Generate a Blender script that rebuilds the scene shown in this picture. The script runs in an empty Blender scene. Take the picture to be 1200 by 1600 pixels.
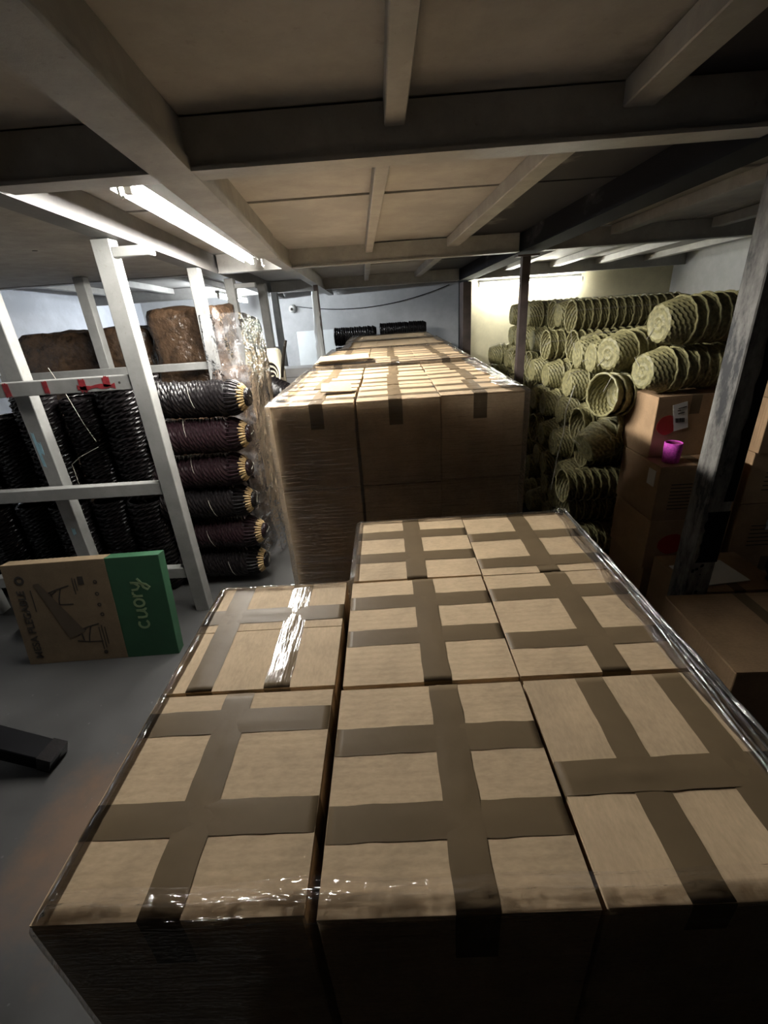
import bpy, bmesh, math, random
from mathutils import Vector, Matrix, noise
random.seed(7)
S = bpy.context.scene
C = S.collection
PI = math.pi
V = Vector

# ------------------------------------------------------------------ camera
cam_d = bpy.data.cameras.new('camera')
cam = bpy.data.objects.new('camera', cam_d)
C.objects.link(cam)
S.camera = cam
cam_d.sensor_fit = 'HORIZONTAL'
cam_d.sensor_width = 36.0
cam_d.lens = 36.0 * 705 / 1200
cam_d.clip_start = 0.02
_p, _r, _y = math.radians(24.5), math.radians(4.0), math.radians(-1.5)
_F = V((math.sin(_y) * math.cos(_p), math.cos(_y) * math.cos(_p), -math.sin(_p)))
_R0 = V((math.cos(_y), -math.sin(_y), 0))
_U0 = _R0.cross(_F)
_R = math.cos(_r) * _R0 - math.sin(_r) * _U0
_U = math.sin(_r) * _R0 + math.cos(_r) * _U0
cam.matrix_world = Matrix(((_R.x, _U.x, -_F.x, 0), (_R.y, _U.y, -_F.y, 0), (_R.z, _U.z, -_F.z, 1.6), (0, 0, 0, 1)))

# ------------------------------------------------------------------ world, exposure
w = bpy.data.worlds.new('world')
S.world = w
w.use_nodes = True
w.node_tree.nodes['Background'].inputs[0].default_value = (0.5, 0.55, 0.6, 1)
w.node_tree.nodes['Background'].inputs[1].default_value = 0.01
S.view_settings.view_transform = 'Standard'
S.view_settings.look = 'None'
S.view_settings.gamma = 1.0
S.view_settings.use_curve_mapping = False
S.view_settings.exposure = 1.0
TUBE_LEFT = 330.0      # emission of the long tube beside the big beam
TUBE_BAY = 105.0       # tube on the cream wall of the right bay
TUBE_FAR = 170.0       # tube in the far left bay


def zb(y):            # underside of the main ceiling beams (the deck drops a little to the back)
    return 2.024 - 0.035 * y


# ------------------------------------------------------------------ materials
def nodes(m):
    m.use_nodes = True
    t = m.node_tree
    return t, t.nodes, t.links, t.nodes['Principled BSDF']


def tex_noise(t, scale, detail=4, rough=0.55, vec=None):
    n = t.nodes.new('ShaderNodeTexNoise')
    n.inputs['Scale'].default_value = scale
    n.inputs['Detail'].default_value = detail
    n.inputs['Roughness'].default_value = rough
    if vec:
        t.links.new(vec, n.inputs['Vector'])
    return n


def ramp(t, src, stops):
    r = t.nodes.new('ShaderNodeValToRGB')
    e = r.color_ramp.elements
    while len(e) < len(stops):
        e.new(0.5)
    for el, (p, c) in zip(e, stops):
        el.position = p
        el.color = (c, c, c, 1) if isinstance(c, (int, float)) else (*c, 1)
    t.links.new(src, r.inputs[0])
    return r


def coords(t, scale=(1, 1, 1), rot=(0, 0, 0), world=False):
    if world:
        g = t.nodes.new('ShaderNodeNewGeometry')
        out = g.outputs['Position']
    else:
        g = t.nodes.new('ShaderNodeTexCoord')
        out = g.outputs['Object']
    mp = t.nodes.new('ShaderNodeMapping')
    mp.inputs['Scale'].default_value = scale
    mp.inputs['Rotation'].default_value = rot
    t.links.new(out, mp.inputs['Vector'])
    return mp.outputs['Vector']


def simple(name, col, rough=0.6, metal=0.0, var=0.25, scale=12, bump=0.15, bscale=60, world=False, stretch=(1, 1, 1), spec=0.5, bdist=0.002):
    m = bpy.data.materials.new(name)
    t, N, L, b = nodes(m)
    v = coords(t, stretch, world=world)
    n = tex_noise(t, scale, 5, 0.6, v)
    lo = tuple(max(0, c * (1 - var)) for c in col)
    hi = tuple(min(1, c * (1 + var)) for c in col)
    r = ramp(t, n.outputs['Fac'], [(0.3, lo), (0.7, hi)])
    L.new(r.outputs[0], b.inputs['Base Color'])
    b.inputs['Roughness'].default_value = rough
    b.inputs['Metallic'].default_value = metal
    b.inputs['Specular IOR Level'].default_value = spec
    if bump:
        n2 = tex_noise(t, bscale, 3, 0.6, v)
        bp = N.new('ShaderNodeBump')
        bp.inputs['Strength'].default_value = bump
        bp.inputs['Distance'].default_value = bdist
        L.new(n2.outputs['Fac'], bp.inputs['Height'])
        L.new(bp.outputs[0], b.inputs['Normal'])
    return m


def mat_card(name, col, stripes=0.5, per_object=True):
    m = bpy.data.materials.new(name)
    t, N, L, b = nodes(m)
    v = coords(t)
    n = tex_noise(t, 9, 6, 0.65, v)
    fib = tex_noise(t, 260, 2, 0.5, coords(t, (0.35, 1, 1)))
    mixn = N.new('ShaderNodeMath')
    mixn.operation = 'ADD'
    L.new(n.outputs['Fac'], mixn.inputs[0])
    ml = N.new('ShaderNodeMath')
    ml.operation = 'MULTIPLY'
    ml.inputs[1].default_value = 0.45
    L.new(fib.outputs['Fac'], ml.inputs[0])
    L.new(ml.outputs[0], mixn.inputs[1])
    lo = tuple(c * 0.78 for c in col)
    hi = tuple(c * 1.15 for c in col)
    r = ramp(t, mixn.outputs[0], [(0.5, lo), (0.95, hi)])
    oi = N.new('ShaderNodeObjectInfo')
    hv = N.new('ShaderNodeHueSaturation')
    mr = N.new('ShaderNodeMapRange')
    mr.inputs['To Min'].default_value = 0.9
    mr.inputs['To Max'].default_value = 1.08
    L.new(oi.outputs['Random'], mr.inputs['Value'])
    L.new(mr.outputs[0], hv.inputs['Value'])
    L.new(r.outputs[0], hv.inputs['Color'])
    L.new(hv.outputs[0], b.inputs['Base Color'])
    b.inputs['Roughness'].default_value = 0.78
    b.inputs['Specular IOR Level'].default_value = 0.3
    # corrugation flutes showing through
    wv = N.new('ShaderNodeTexWave')
    wv.wave_type = 'BANDS'
    wv.bands_direction = 'Y'
    wv.inputs['Scale'].default_value = 22
    wv.inputs['Distortion'].default_value = 0.6
    wv.inputs['Detail'].default_value = 2
    L.new(v, wv.inputs['Vector'])
    big = tex_noise(t, 14, 3, 0.5, v)
    ad = N.new('ShaderNodeMath')
    ad.operation = 'MULTIPLY_ADD'
    ad.inputs[1].default_value = 0.7
    L.new(big.outputs['Fac'], ad.inputs[0])
    L.new(wv.outputs['Fac'], ad.inputs[2])
    bp = N.new('ShaderNodeBump')
    bp.inputs['Strength'].default_value = stripes
    bp.inputs['Distance'].default_value = 0.0012
    L.new(ad.outputs[0], bp.inputs['Height'])
    L.new(bp.outputs[0], b.inputs['Normal'])
    return m


def mat_film(name, streak=(2.0, 2.0, 30.0), haze=0.026, rough=0.07, bump=0.9, extra=0.005, tint=(0.97, 0.97, 0.98)):
    m = bpy.data.materials.new(name)
    t, N, L, b = nodes(m)
    N.remove(b)
    out = N['Material Output']
    v = coords(t, streak, (0.12, 0.1, 0), world=False)
    n1 = tex_noise(t, 3.2, 4, 0.6, v)
    n2 = tex_noise(t, 9, 3, 0.5, coords(t, (1, 1, 1)))
    ad = N.new('ShaderNodeMath')
    ad.operation = 'ADD'
    L.new(n1.outputs['Fac'], ad.inputs[0])
    L.new(n2.outputs['Fac'], ad.inputs[1])
    bp = N.new('ShaderNodeBump')
    bp.inputs['Strength'].default_value = bump
    bp.inputs['Distance'].default_value = 0.03
    L.new(ad.outputs[0], bp.inputs['Height'])
    tr = N.new('ShaderNodeBsdfTransparent')
    tr.inputs['Color'].default_value = (*tint, 1)
    gl = N.new('ShaderNodeBsdfGlossy')
    gl.inputs['Roughness'].default_value = rough
    L.new(bp.outputs[0], gl.inputs['Normal'])
    fr = N.new('ShaderNodeFresnel')
    fr.inputs['IOR'].default_value = 1.5
    L.new(bp.outputs[0], fr.inputs['Normal'])
    df = N.new('ShaderNodeBsdfDiffuse')
    df.inputs['Color'].default_value = (0.75, 0.75, 0.78, 1)
    m1 = N.new('ShaderNodeMixShader')
    hz = ramp(t, n1.outputs['Fac'], [(0.5, haze * 0.3), (0.75, haze * 2.5)])
    L.new(hz.outputs[0], m1.inputs[0])
    L.new(tr.outputs[0], m1.inputs[1])
    L.new(df.outputs[0], m1.inputs[2])
    m2 = N.new('ShaderNodeMixShader')
    fa = N.new('ShaderNodeMath')
    fa.operation = 'MULTIPLY_ADD'
    fa.inputs[1].default_value = 0.9
    fa.inputs[2].default_value = extra
    fa.use_clamp = True
    L.new(fr.outputs[0], fa.inputs[0])
    L.new(fa.outputs[0], m2.inputs[0])
    L.new(m1.outputs[0], m2.inputs[1])
    L.new(gl.outputs[0], m2.inputs[2])
    L.new(m2.outputs[0], out.inputs['Surface'])
    return m


def mat_emit(name, col, strength):
    m = bpy.data.materials.new(name)
    t, N, L, b = nodes(m)
    b.inputs['Base Color'].default_value = (0.9, 0.9, 0.9, 1)
    b.inputs['Emission Color'].default_value = (*col, 1)
    b.inputs['Emission Strength'].default_value = strength
    return m


def mat_paint(name, col, dirt=(0.12, 0.1, 0.08), amount=0.45, scale=7, rough=0.55):
    m = bpy.data.materials.new(name)
    t, N, L, b = nodes(m)
    v = coords(t, world=True)
    n = tex_noise(t, scale, 8, 0.68, v)
    n3 = tex_noise(t, scale * 9, 4, 0.7, v)
    r1 = ramp(t, n.outputs['Fac'], [(0.42, tuple(c * 0.8 for c in col)), (0.62, col)])
    r2 = ramp(t, n3.outputs['Fac'], [(0.62, 0.0), (0.74, amount)])
    mx = N.new('ShaderNodeMix')
    mx.data_type = 'RGBA'
    L.new(r2.outputs[0], mx.inputs['Factor'])
    L.new(r1.outputs[0], mx.inputs[6])
    mx.inputs[7].default_value = (*dirt, 1)
    L.new(mx.outputs[2], b.inputs['Base Color'])
    b.inputs['Roughness'].default_value = rough
    bp = N.new('ShaderNodeBump')
    bp.inputs['Strength'].default_value = 0.2
    bp.inputs['Distance'].default_value = 0.003
    L.new(n3.outputs['Fac'], bp.inputs['Height'])
    L.new(bp.outputs[0], b.inputs['Normal'])
    return m


M = {}
M['card'] = mat_card('kraft_cardboard', (0.53, 0.395, 0.25), 0.1)
M['card_dark'] = mat_card('brown_cardboard', (0.36, 0.235, 0.135), 0.3)
M['card_grey'] = mat_card('grey_cardboard', (0.33, 0.31, 0.28), 0.2)
M['tape'] = simple('brown_packing_tape', (0.145, 0.104, 0.061), 0.48, var=0.12, scale=6, bump=0.3, bscale=14, stretch=(1, 1, 1), bdist=0.003, spec=0.1)
M['tape_gloss'] = simple('glossy_packing_tape', (0.185, 0.138, 0.088), 0.13, var=0.12, scale=6, bump=0.5, bscale=10, stretch=(9, .8, 1), bdist=0.004)
M['paint'] = mat_paint('white_beam_paint', (0.32, 0.31, 0.295))
M['paint_rack'] = mat_paint('white_rack_paint', (0.22, 0.22, 0.213), amount=0.5)
M['deck'] = mat_paint('ceiling_board', (0.375, 0.36, 0.345), amount=0.25, scale=3, rough=0.8)
M['void'] = simple('dark_gap', (0.02, 0.018, 0.016), 0.9, bump=0)
M['wall'] = mat_paint('grey_wall_plaster', (0.50, 0.505, 0.515), amount=0.12, scale=2.0, rough=0.8)
M['wall_cream'] = mat_paint('cream_wall_plaster', (0.62, 0.57, 0.40), amount=0.12, scale=2.0, rough=0.8)
M['wall_dark'] = mat_paint('dark_wall', (0.07, 0.06, 0.05), amount=0.12, scale=2.0, rough=0.9)
M['post_grime'] = mat_paint('grimy_post_paint', (0.22, 0.20, 0.18), dirt=(0.02, 0.02, 0.02), amount=0.85, scale=5)
M['paint_grey'] = mat_paint('dimmed_grey_beam_paint', (0.15, 0.145, 0.14))  # beam paint darkened to tone down the glare of the tube beside it
M['wall_white'] = mat_paint('white_wall_plaster', (0.66, 0.69, 0.76), amount=0.12, scale=2.0, rough=0.8)
M['film'] = mat_film('stretch_film')
M['film_rope'] = mat_film('gathered_film', (20, 3, 20), 0.5, 0.12, 0.5, 0.3)
M['plastic'] = mat_film('clear_plastic_sheet', (3, 3, 3), 0.16, 0.12, 1.0, 0.05)
M['glow_left'] = mat_emit('tube_glow_left', (1.0, 0.97, 0.9), TUBE_LEFT)
M['glow_bay'] = mat_emit('tube_glow_bay', (1.0, 1.0, 0.9), TUBE_BAY)
M['glow_far'] = mat_emit('tube_glow_far', (0.9, 0.96, 1.0), TUBE_FAR)
M['fixture_white'] = simple('white_fixture_enamel', (0.6, 0.6, 0.58), 0.35, var=0.1, bump=0.05)
M['fixture'] = simple('fixture_enamel', (0.16, 0.16, 0.157), 0.35, var=0.1, bump=0.05)
M['holder'] = simple('lamp_holder_plastic', (0.6, 0.58, 0.52), 0.4, var=0.1, bump=0)
M['straw'] = simple('olive_straw', (0.22, 0.20, 0.095), 0.55, var=0.55, scale=45, bump=0.3, bscale=200)
M['straw_rim'] = simple('pale_straw_rim', (0.28, 0.255, 0.125), 0.5, var=0.4, scale=60, bump=0.3, bscale=200)
M['black_wicker'] = simple('black_wicker', (0.005, 0.004, 0.0045), 0.3, var=0.4, scale=60, bump=0.3, bscale=150, spec=0.22)
M['plum_wicker'] = simple('plum_wicker', (0.010, 0.0045, 0.006), 0.3, var=0.4, scale=60, bump=0.3, bscale=150, spec=0.25)
M['cut_stick'] = simple('pale_cut_willow', (0.30, 0.21, 0.095), 0.6, var=0.35, scale=80, bump=0.1)
M['string'] = simple('pale_twine', (0.36, 0.34, 0.29), 0.7, var=0.2, bump=0)
M['red'] = simple('red_paint', (0.16, 0.010, 0.014), 0.6, var=0.5, scale=40, bump=0)
M['red_paper'] = simple('red_paper', (0.40, 0.02, 0.015), 0.45, var=0.15, bump=0.1)
M['magenta'] = simple('magenta_plush', (0.55, 0.06, 0.45), 0.8, var=0.35, scale=120, bump=0.8, bscale=180)
M['magenta_in'] = simple('dark_magenta_inside', (0.16, 0.015, 0.09), 0.9, var=0.2, bump=0.1)
M['paper'] = simple('white_label_paper', (0.72, 0.72, 0.7), 0.6, var=0.04, bump=0)
M['ink'] = simple('black_ink', (0.03, 0.025, 0.02), 0.7, var=0.1, bump=0)
M['ink_brown'] = simple('brown_print', (0.018, 0.012, 0.007), 0.75, var=0.1, bump=0)
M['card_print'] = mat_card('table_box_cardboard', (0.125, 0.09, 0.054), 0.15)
M['card_shade'] = simple('printed_brown_band', (0.06, 0.042, 0.024), 0.75, var=0.08, bump=0)
M['green'] = simple('green_print', (0.011, 0.055, 0.024), 0.6, var=0.15, scale=8, bump=0.1)
M['lime_ink'] = simple('pale_green_ink', (0.15, 0.21, 0.11), 0.6, var=0.1, bump=0)
M['black_paint'] = simple('black_painted_wood', (0.0025, 0.0025, 0.0035), 0.6, var=0.3, bump=0.2, spec=0.06)
M['dark_wood'] = simple('dark_worn_column', (0.075, 0.055, 0.05), 0.6, var=0.5, scale=5, bump=0.2)
M['bale'] = simple('brown_wrapped_bale', (0.045, 0.027, 0.016), 0.27, var=0.6, scale=16, bump=0.9, bscale=30, bdist=0.012)
M['foam'] = simple('white_foam_board', (0.62, 0.65, 0.66), 0.5, var=0.08, scale=4, bump=0.3, bscale=16, bdist=0.01)
M['cream_cloth'] = simple('cream_cloth', (0.62, 0.57, 0.44), 0.8, var=0.12, bump=0.3, bscale=25, bdist=0.01)
M['grey_case'] = simple('grey_case', (0.36, 0.36, 0.36), 0.5, var=0.08, bump=0.05)
M['yellow'] = simple('yellow_plastic', (0.55, 0.48, 0.05), 0.5, var=0.1, bump=0)
M['blue_stain'] = simple('blue_paint_smear', (0.22, 0.38, 0.46), 0.6, var=0.2, bump=0)
M['black_bag'] = simple('black_plastic_bag', (0.012, 0.010, 0.008), 0.3, var=0.3, bump=0.9, bscale=12, bdist=0.02)


def make_floor_mat():
    m = bpy.data.materials.new('concrete_floor')
    t, N, L, b = nodes(m)
    v = coords(t, world=True)
    n = tex_noise(t, 2.2, 9, 0.62, v)
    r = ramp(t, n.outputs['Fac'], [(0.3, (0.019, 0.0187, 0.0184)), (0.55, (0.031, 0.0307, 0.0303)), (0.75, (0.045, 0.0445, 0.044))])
    # rusty dust spilled on the floor beside the near stack
    mp = N.new('ShaderNodeVectorMath')
    mp.operation = 'DISTANCE'
    mp.inputs[1].default_value = (-1.05, 0.98, 0)
    L.new(v, mp.inputs[0])
    n2 = tex_noise(t, 6, 7, 0.7, v)
    ma = N.new('ShaderNodeMath')
    ma.operation = 'MULTIPLY_ADD'
    ma.inputs[1].default_value = 0.55
    L.new(n2.outputs['Fac'], ma.inputs[0])
    L.new(mp.outputs['Value'], ma.inputs[2])
    st = ramp(t, ma.outputs[0], [(0.42, 0.8), (0.66, 0.0)])
    mx = N.new('ShaderNodeMix')
    mx.data_type = 'RGBA'
    L.new(st.outputs[0], mx.inputs['Factor'])
    L.new(r.outputs[0], mx.inputs[6])
    mx.inputs[7].default_value = (0.09, 0.05, 0.026, 1)
    # white specks
    n4 = tex_noise(t, 38, 2, 0.5, v)
    sp = ramp(t, n4.outputs['Fac'], [(0.72, 0.0), (0.78, 0.35)])
    mx2 = N.new('ShaderNodeMix')
    mx2.data_type = 'RGBA'
    L.new(sp.outputs[0], mx2.inputs['Factor'])
    L.new(mx.outputs[2], mx2.inputs[6])
    mx2.inputs[7].default_value = (0.13, 0.13, 0.13, 1)
    L.new(mx2.outputs[2], b.inputs['Base Color'])
    rr = ramp(t, n.outputs['Fac'], [(0.3, 0.42), (0.7, 0.65)])
    L.new(rr.outputs[0], b.inputs['Roughness'])
    bp = N.new('ShaderNodeBump')
    bp.inputs['Strength'].default_value = 0.15
    bp.inputs['Distance'].default_value = 0.004
    L.new(n2.outputs['Fac'], bp.inputs['Height'])
    L.new(bp.outputs[0], b.inputs['Normal'])
    return m


M['floor'] = make_floor_mat()


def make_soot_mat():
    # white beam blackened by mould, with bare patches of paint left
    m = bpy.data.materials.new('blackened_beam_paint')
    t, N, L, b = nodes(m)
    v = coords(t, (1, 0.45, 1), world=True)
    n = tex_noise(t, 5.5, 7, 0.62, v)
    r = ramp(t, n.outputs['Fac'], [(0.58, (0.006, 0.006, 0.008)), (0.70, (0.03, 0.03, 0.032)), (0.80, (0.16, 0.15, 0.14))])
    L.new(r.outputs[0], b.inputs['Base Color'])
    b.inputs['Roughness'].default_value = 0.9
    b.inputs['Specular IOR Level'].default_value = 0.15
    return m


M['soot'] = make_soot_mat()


def make_post_mat():
    # grey-white paint scraped off in patches down to black, worn most around hip height
    m = bpy.data.materials.new('scraped_post_paint')
    t, N, L, b = nodes(m)
    v = coords(t, (1, 1, .35), world=True)
    n = tex_noise(t, 11, 8, 0.7, v)
    n2 = tex_noise(t, 60, 4, 0.6, v)
    r = ramp(t, n.outputs['Fac'], [(0.40, (0.012, 0.012, 0.013)), (0.46, (0.08, 0.075, 0.068)), (0.62, (0.20, 0.19, 0.175))])
    L.new(r.outputs[0], b.inputs['Base Color'])
    b.inputs['Roughness'].default_value = 0.65
    bp = N.new('ShaderNodeBump')
    bp.inputs['Strength'].default_value = 0.3
    bp.inputs['Distance'].default_value = 0.003
    L.new(n2.outputs['Fac'], bp.inputs['Height'])
    L.new(bp.outputs[0], b.inputs['Normal'])
    return m


M['post_worn'] = make_post_mat()


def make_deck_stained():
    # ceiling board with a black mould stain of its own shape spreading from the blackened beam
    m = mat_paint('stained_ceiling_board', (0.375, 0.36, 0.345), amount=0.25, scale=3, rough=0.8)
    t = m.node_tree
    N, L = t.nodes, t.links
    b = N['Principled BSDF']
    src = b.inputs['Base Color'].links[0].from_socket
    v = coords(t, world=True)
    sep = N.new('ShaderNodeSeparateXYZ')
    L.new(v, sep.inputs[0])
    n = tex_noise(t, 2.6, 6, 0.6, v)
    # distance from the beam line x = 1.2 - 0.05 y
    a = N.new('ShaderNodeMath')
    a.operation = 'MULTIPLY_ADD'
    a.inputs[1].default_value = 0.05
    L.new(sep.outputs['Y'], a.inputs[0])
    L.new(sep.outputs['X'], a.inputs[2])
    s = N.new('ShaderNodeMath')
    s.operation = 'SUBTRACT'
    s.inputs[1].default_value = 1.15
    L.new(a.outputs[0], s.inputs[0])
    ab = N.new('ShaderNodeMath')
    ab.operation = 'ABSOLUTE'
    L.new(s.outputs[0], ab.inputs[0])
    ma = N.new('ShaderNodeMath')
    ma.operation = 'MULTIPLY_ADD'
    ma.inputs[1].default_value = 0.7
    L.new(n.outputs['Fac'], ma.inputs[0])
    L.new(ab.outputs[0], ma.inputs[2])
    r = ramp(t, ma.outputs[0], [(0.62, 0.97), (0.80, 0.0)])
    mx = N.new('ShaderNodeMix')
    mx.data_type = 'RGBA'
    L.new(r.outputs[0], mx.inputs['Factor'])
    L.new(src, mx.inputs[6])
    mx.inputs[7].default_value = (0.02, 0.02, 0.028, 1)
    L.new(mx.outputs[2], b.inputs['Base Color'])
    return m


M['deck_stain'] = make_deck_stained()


# ------------------------------------------------------------------ mesh helpers
class MB:
    def __init__(s):
        s.v, s.f, s.m = [], [], []

    def add(s, vs, fs, mi=0):
        o = len(s.v)
        s.v += [tuple(x) for x in vs]
        s.f += [tuple(i + o for i in f) for f in fs]
        s.m += [mi] * len(fs)

    def hexa(s, p, mi=0):  # 8 points: bottom 4 ccw, top 4 ccw
        s.add(p, [(3, 2, 1, 0), (4, 5, 6, 7), (0, 1, 5, 4), (1, 2, 6, 5), (2, 3, 7, 6), (3, 0, 4, 7)], mi)

    def box(s, x0, x1, y0, y1, z0, z1, mi=0):
        s.hexa([(x0, y0, z0), (x1, y0, z0), (x1, y1, z0), (x0, y1, z0), (x0, y0, z1), (x1, y0, z1), (x1, y1, z1), (x0, y1, z1)], mi)

    def tube(s, pts, r, n=8, mi=0, cap=True):
        pts = [V(p) for p in pts]
        rings = []
        up = None
        for i, p in enumerate(pts):
            d = (pts[min(i + 1, len(pts) - 1)] - pts[max(i - 1, 0)]).normalized()
            if up is None:
                up = d.orthogonal().normalized()
            up = (up - d * up.dot(d))
            up = up.normalized() if up.length > 1e-6 else d.orthogonal().normalized()
            side = d.cross(up)
            rr = r[i] if isinstance(r, (list, tuple)) else r
            rings.append([p + (up * math.cos(a) + side * math.sin(a)) * rr for a in [2 * PI * k / n for k in range(n)]])
        vs = [q for R in rings for q in R]
        fs = []
        for i in range(len(pts) - 1):
            for k in range(n):
                fs.append((i * n + k, i * n + (k + 1) % n, (i + 1) * n + (k + 1) % n, (i + 1) * n + k))
        if cap:
            fs.append(tuple(range(n))[::-1])
            fs.append(tuple((len(pts) - 1) * n + k for k in range(n)))
        s.add(vs, fs, mi)

    def lathe(s, prof, n=24, mi=0, disp=None, close=False):
        vs, fs = [], []
        for j, (r, z) in enumerate(prof):
            for k in range(n):
                a = 2 * PI * k / n
                rr = r + (disp(j, k) if disp else 0)
                vs.append((rr * math.cos(a), rr * math.sin(a), z))
        for j in range(len(prof) - 1):
            for k in range(n):
                fs.append((j * n + k, j * n + (k + 1) % n, (j + 1) * n + (k + 1) % n, (j + 1) * n + k))
        s.add(vs, fs, mi)

    def mesh(s, name, mats, smooth=False, bevel=0):
        me = bpy.data.meshes.new(name)
        me.from_pydata(s.v, [], s.f)
        for m in (mats if isinstance(mats, (list, tuple)) else [mats]):
            me.materials.append(M[m])
        if any(s.m):
            me.polygons.foreach_set('material_index', s.m)
        if bevel:
            bm = bmesh.new()
            bm.from_mesh(me)
            bmesh.ops.bevel(bm, geom=bm.edges[:], offset=bevel, segments=1, affect='EDGES', profile=0.6)
            bm.to_mesh(me)
            bm.free()
        if smooth:
            me.polygons.foreach_set('use_smooth', [True] * len(me.polygons))
        me.update()
        return me

    def build(s, name, mats, parent=None, smooth=False, bevel=0):
        return link(name, s.mesh(name, mats, smooth, bevel), parent)


def link(name, me, parent=None, loc=None, rot=None):
    o = bpy.data.objects.new(name, me)
    C.objects.link(o)
    if parent:
        o.parent = parent
    if loc is not None:
        o.location = loc
    if rot is not None:
        o.rotation_euler = rot
    return o


def tag(o, label=None, cat=None, group=None, kind=None):
    if label:
        o['label'] = label
    if cat:
        o['category'] = cat
    if group:
        o['group'] = group
    if kind:
        o['kind'] = kind
    return o


def empty(name, loc=(0, 0, 0), rot=(0, 0, 0)):
    o = bpy.data.objects.new(name, None)
    C.objects.link(o)
    o.location = loc
    o.rotation_euler = rot
    o.empty_display_size = 0.05
    return o


def one(name, mb, mats, label, cat, group=None, smooth=False, bevel=0):
    return tag(mb.build(name, mats, None, smooth, bevel), label, cat, group)


def text_mesh(body, size, bold=0.0):
    cu = bpy.data.curves.new('lettering', 'FONT')
    cu.body = body
    cu.size = size
    cu.extrude = 0.0006
    cu.offset = bold
    o = bpy.data.objects.new('lettering', cu)
    C.objects.link(o)
    bpy.context.view_layer.update()
    me = bpy.data.meshes.new_from_object(o.evaluated_get(bpy.context.evaluated_depsgraph_get()))
    bpy.data.objects.remove(o)
    return me


ORD = ['first', 'second', 'third', 'fourth', 'fifth', 'sixth', 'seventh', 'eighth', 'ninth', 'tenth', 'eleventh', 'twelfth', 'thirteenth', 'fourteenth']

# ------------------------------------------------------------------ setting
XL, XR, YF, YB = -3.4, 3.5, -2.2, 7.0


def struct(name, mb, mats, **k):
    return tag(mb.build(name, mats, None, **k), kind='structure')


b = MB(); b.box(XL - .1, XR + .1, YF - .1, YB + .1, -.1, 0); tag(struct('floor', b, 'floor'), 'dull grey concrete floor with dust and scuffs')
b = MB(); b.box(XL, 1.07, YB, YB + .12, 0, 2.2); tag(struct('wall_back', b, 'wall'), 'pale grey back wall beyond the pallets')
b = MB(); b.box(XL - .12, XL, YF, YB, 0, 2.3); tag(struct('wall_left', b, 'wall_white'), 'white side wall behind the left rack')
b = MB(); b.box(XR, XR + .12, YF, YB, 0, 2.3); tag(struct('wall_right', b, 'wall'), 'grey side wall right of the straw baskets')
b = MB(); b.box(XL, XR, YF - .12, YF, 0, 2.3); tag(struct('wall_front', b, 'wall_dark'), 'wall at the near end of the storeroom')
b = MB(); b.box(1.07, XR, 6.12, 6.24, 0, 2.2); tag(struct('wall_bay', b, 'wall_cream'), 'cream wall under the bay lamp')
# ceiling: dark void slab with separate boards under it
b = MB()
b.hexa([(XL, YF, zb(YF) + .17), (XR, YF, zb(YF) + .17), (XR, YB, zb(YB) + .17), (XL, YB, zb(YB) + .17),
        (XL, YF, zb(YF) + .25), (XR, YF, zb(YF) + .25), (XR, YB, zb(YB) + .25), (XL, YB, zb(YB) + .25)])
ceil = tag(struct('ceiling', b, 'void'), 'low ceiling of pale boards with dark cracks between them')
ys = [YF, -0.6, 0.2, 1.6, 2.43, 3.78, 4.9, 5.93, YB]
xs = [XL, -2.3, -1.12, 0.03, 1.11, 2.3, XR]
for i in range(len(xs) - 1):
    for j in range(len(ys) - 1):
        g = 0.004
        dz = [random.uniform(-.006, .006) for _ in range(4)]
        sx = -.05 if 0 < i < len(xs) - 1 else 0
        x0, x1, y0, y1 = xs[i] + g, xs[i + 1] - g, ys[j] + g + random.uniform(.002, .008), ys[j + 1] - g - random.uniform(0, .004)
        fx = lambda x, y: x if x in (XL + g, XR - g) else x - .05 * (y - 2)
        cs = [(fx(x0, y0), y0), (fx(x1, y0), y0), (fx(x1, y1), y1), (fx(x0, y1), y1)]
        b = MB()
        b.hexa([(x, y, zb(y) + .12 + d) for (x, y), d in zip(cs, dz)] + [(x, y, zb(y) + .138 + d) for (x, y), d in zip(cs, dz)])
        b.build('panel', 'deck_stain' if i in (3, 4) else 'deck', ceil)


def beam_y(mb, x0, y0, x1, y1, wd, ob, ot, mi=0):
    h = wd / 2
    mb.hexa([(x0 - h, y0, zb(y0) + ob), (x0 + h, y0, zb(y0) + ob), (x1 + h, y1, zb(y1) + ob), (x1 - h, y1, zb(y1) + ob),
             (x0 - h, y0, zb(y0) + ot), (x0 + h, y0, zb(y0) + ot), (x1 + h, y1, zb(y1) + ot), (x1 - h, y1, zb(y1) + ot)], mi)


def beam_x(mb, y, x0, x1, wd, ob, ot, mi=0):
    mb.box(x0, x1, y - wd / 2, y + wd / 2, zb(y) + ob, zb(y) + ot, mi)


def steel_beam(along, args, mat, label, flange=True):
    o = empty('ceiling_beam')
    tag(o, label, 'beam', None)
    b = MB()
    if along == 'x':
        y, x0, x1 = args
        beam_x(b, y, x0, x1, .07, .008, .119)
        b.build('web', mat, o)
        b = MB(); beam_x(b, y, x0, x1, .10, -.002, .008); b.build('flange', mat, o)
    else:
        x0, y0, x1, y1, wd = args
        beam_y(b, x0, y0, x1, y1, wd - .02, .008, .119)
        b.build('web', mat, o)
        b = MB(); beam_y(b, x0, y0, x1, y1, wd, -.004, .008); b.build('flange', mat, o)
        b = MB(); beam_y(b, x0 + wd / 2 - .006, y0, x1 + wd / 2 - .006, y1, .010, .0085, .030); b.build('lip', mat, o)
    return o


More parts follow.
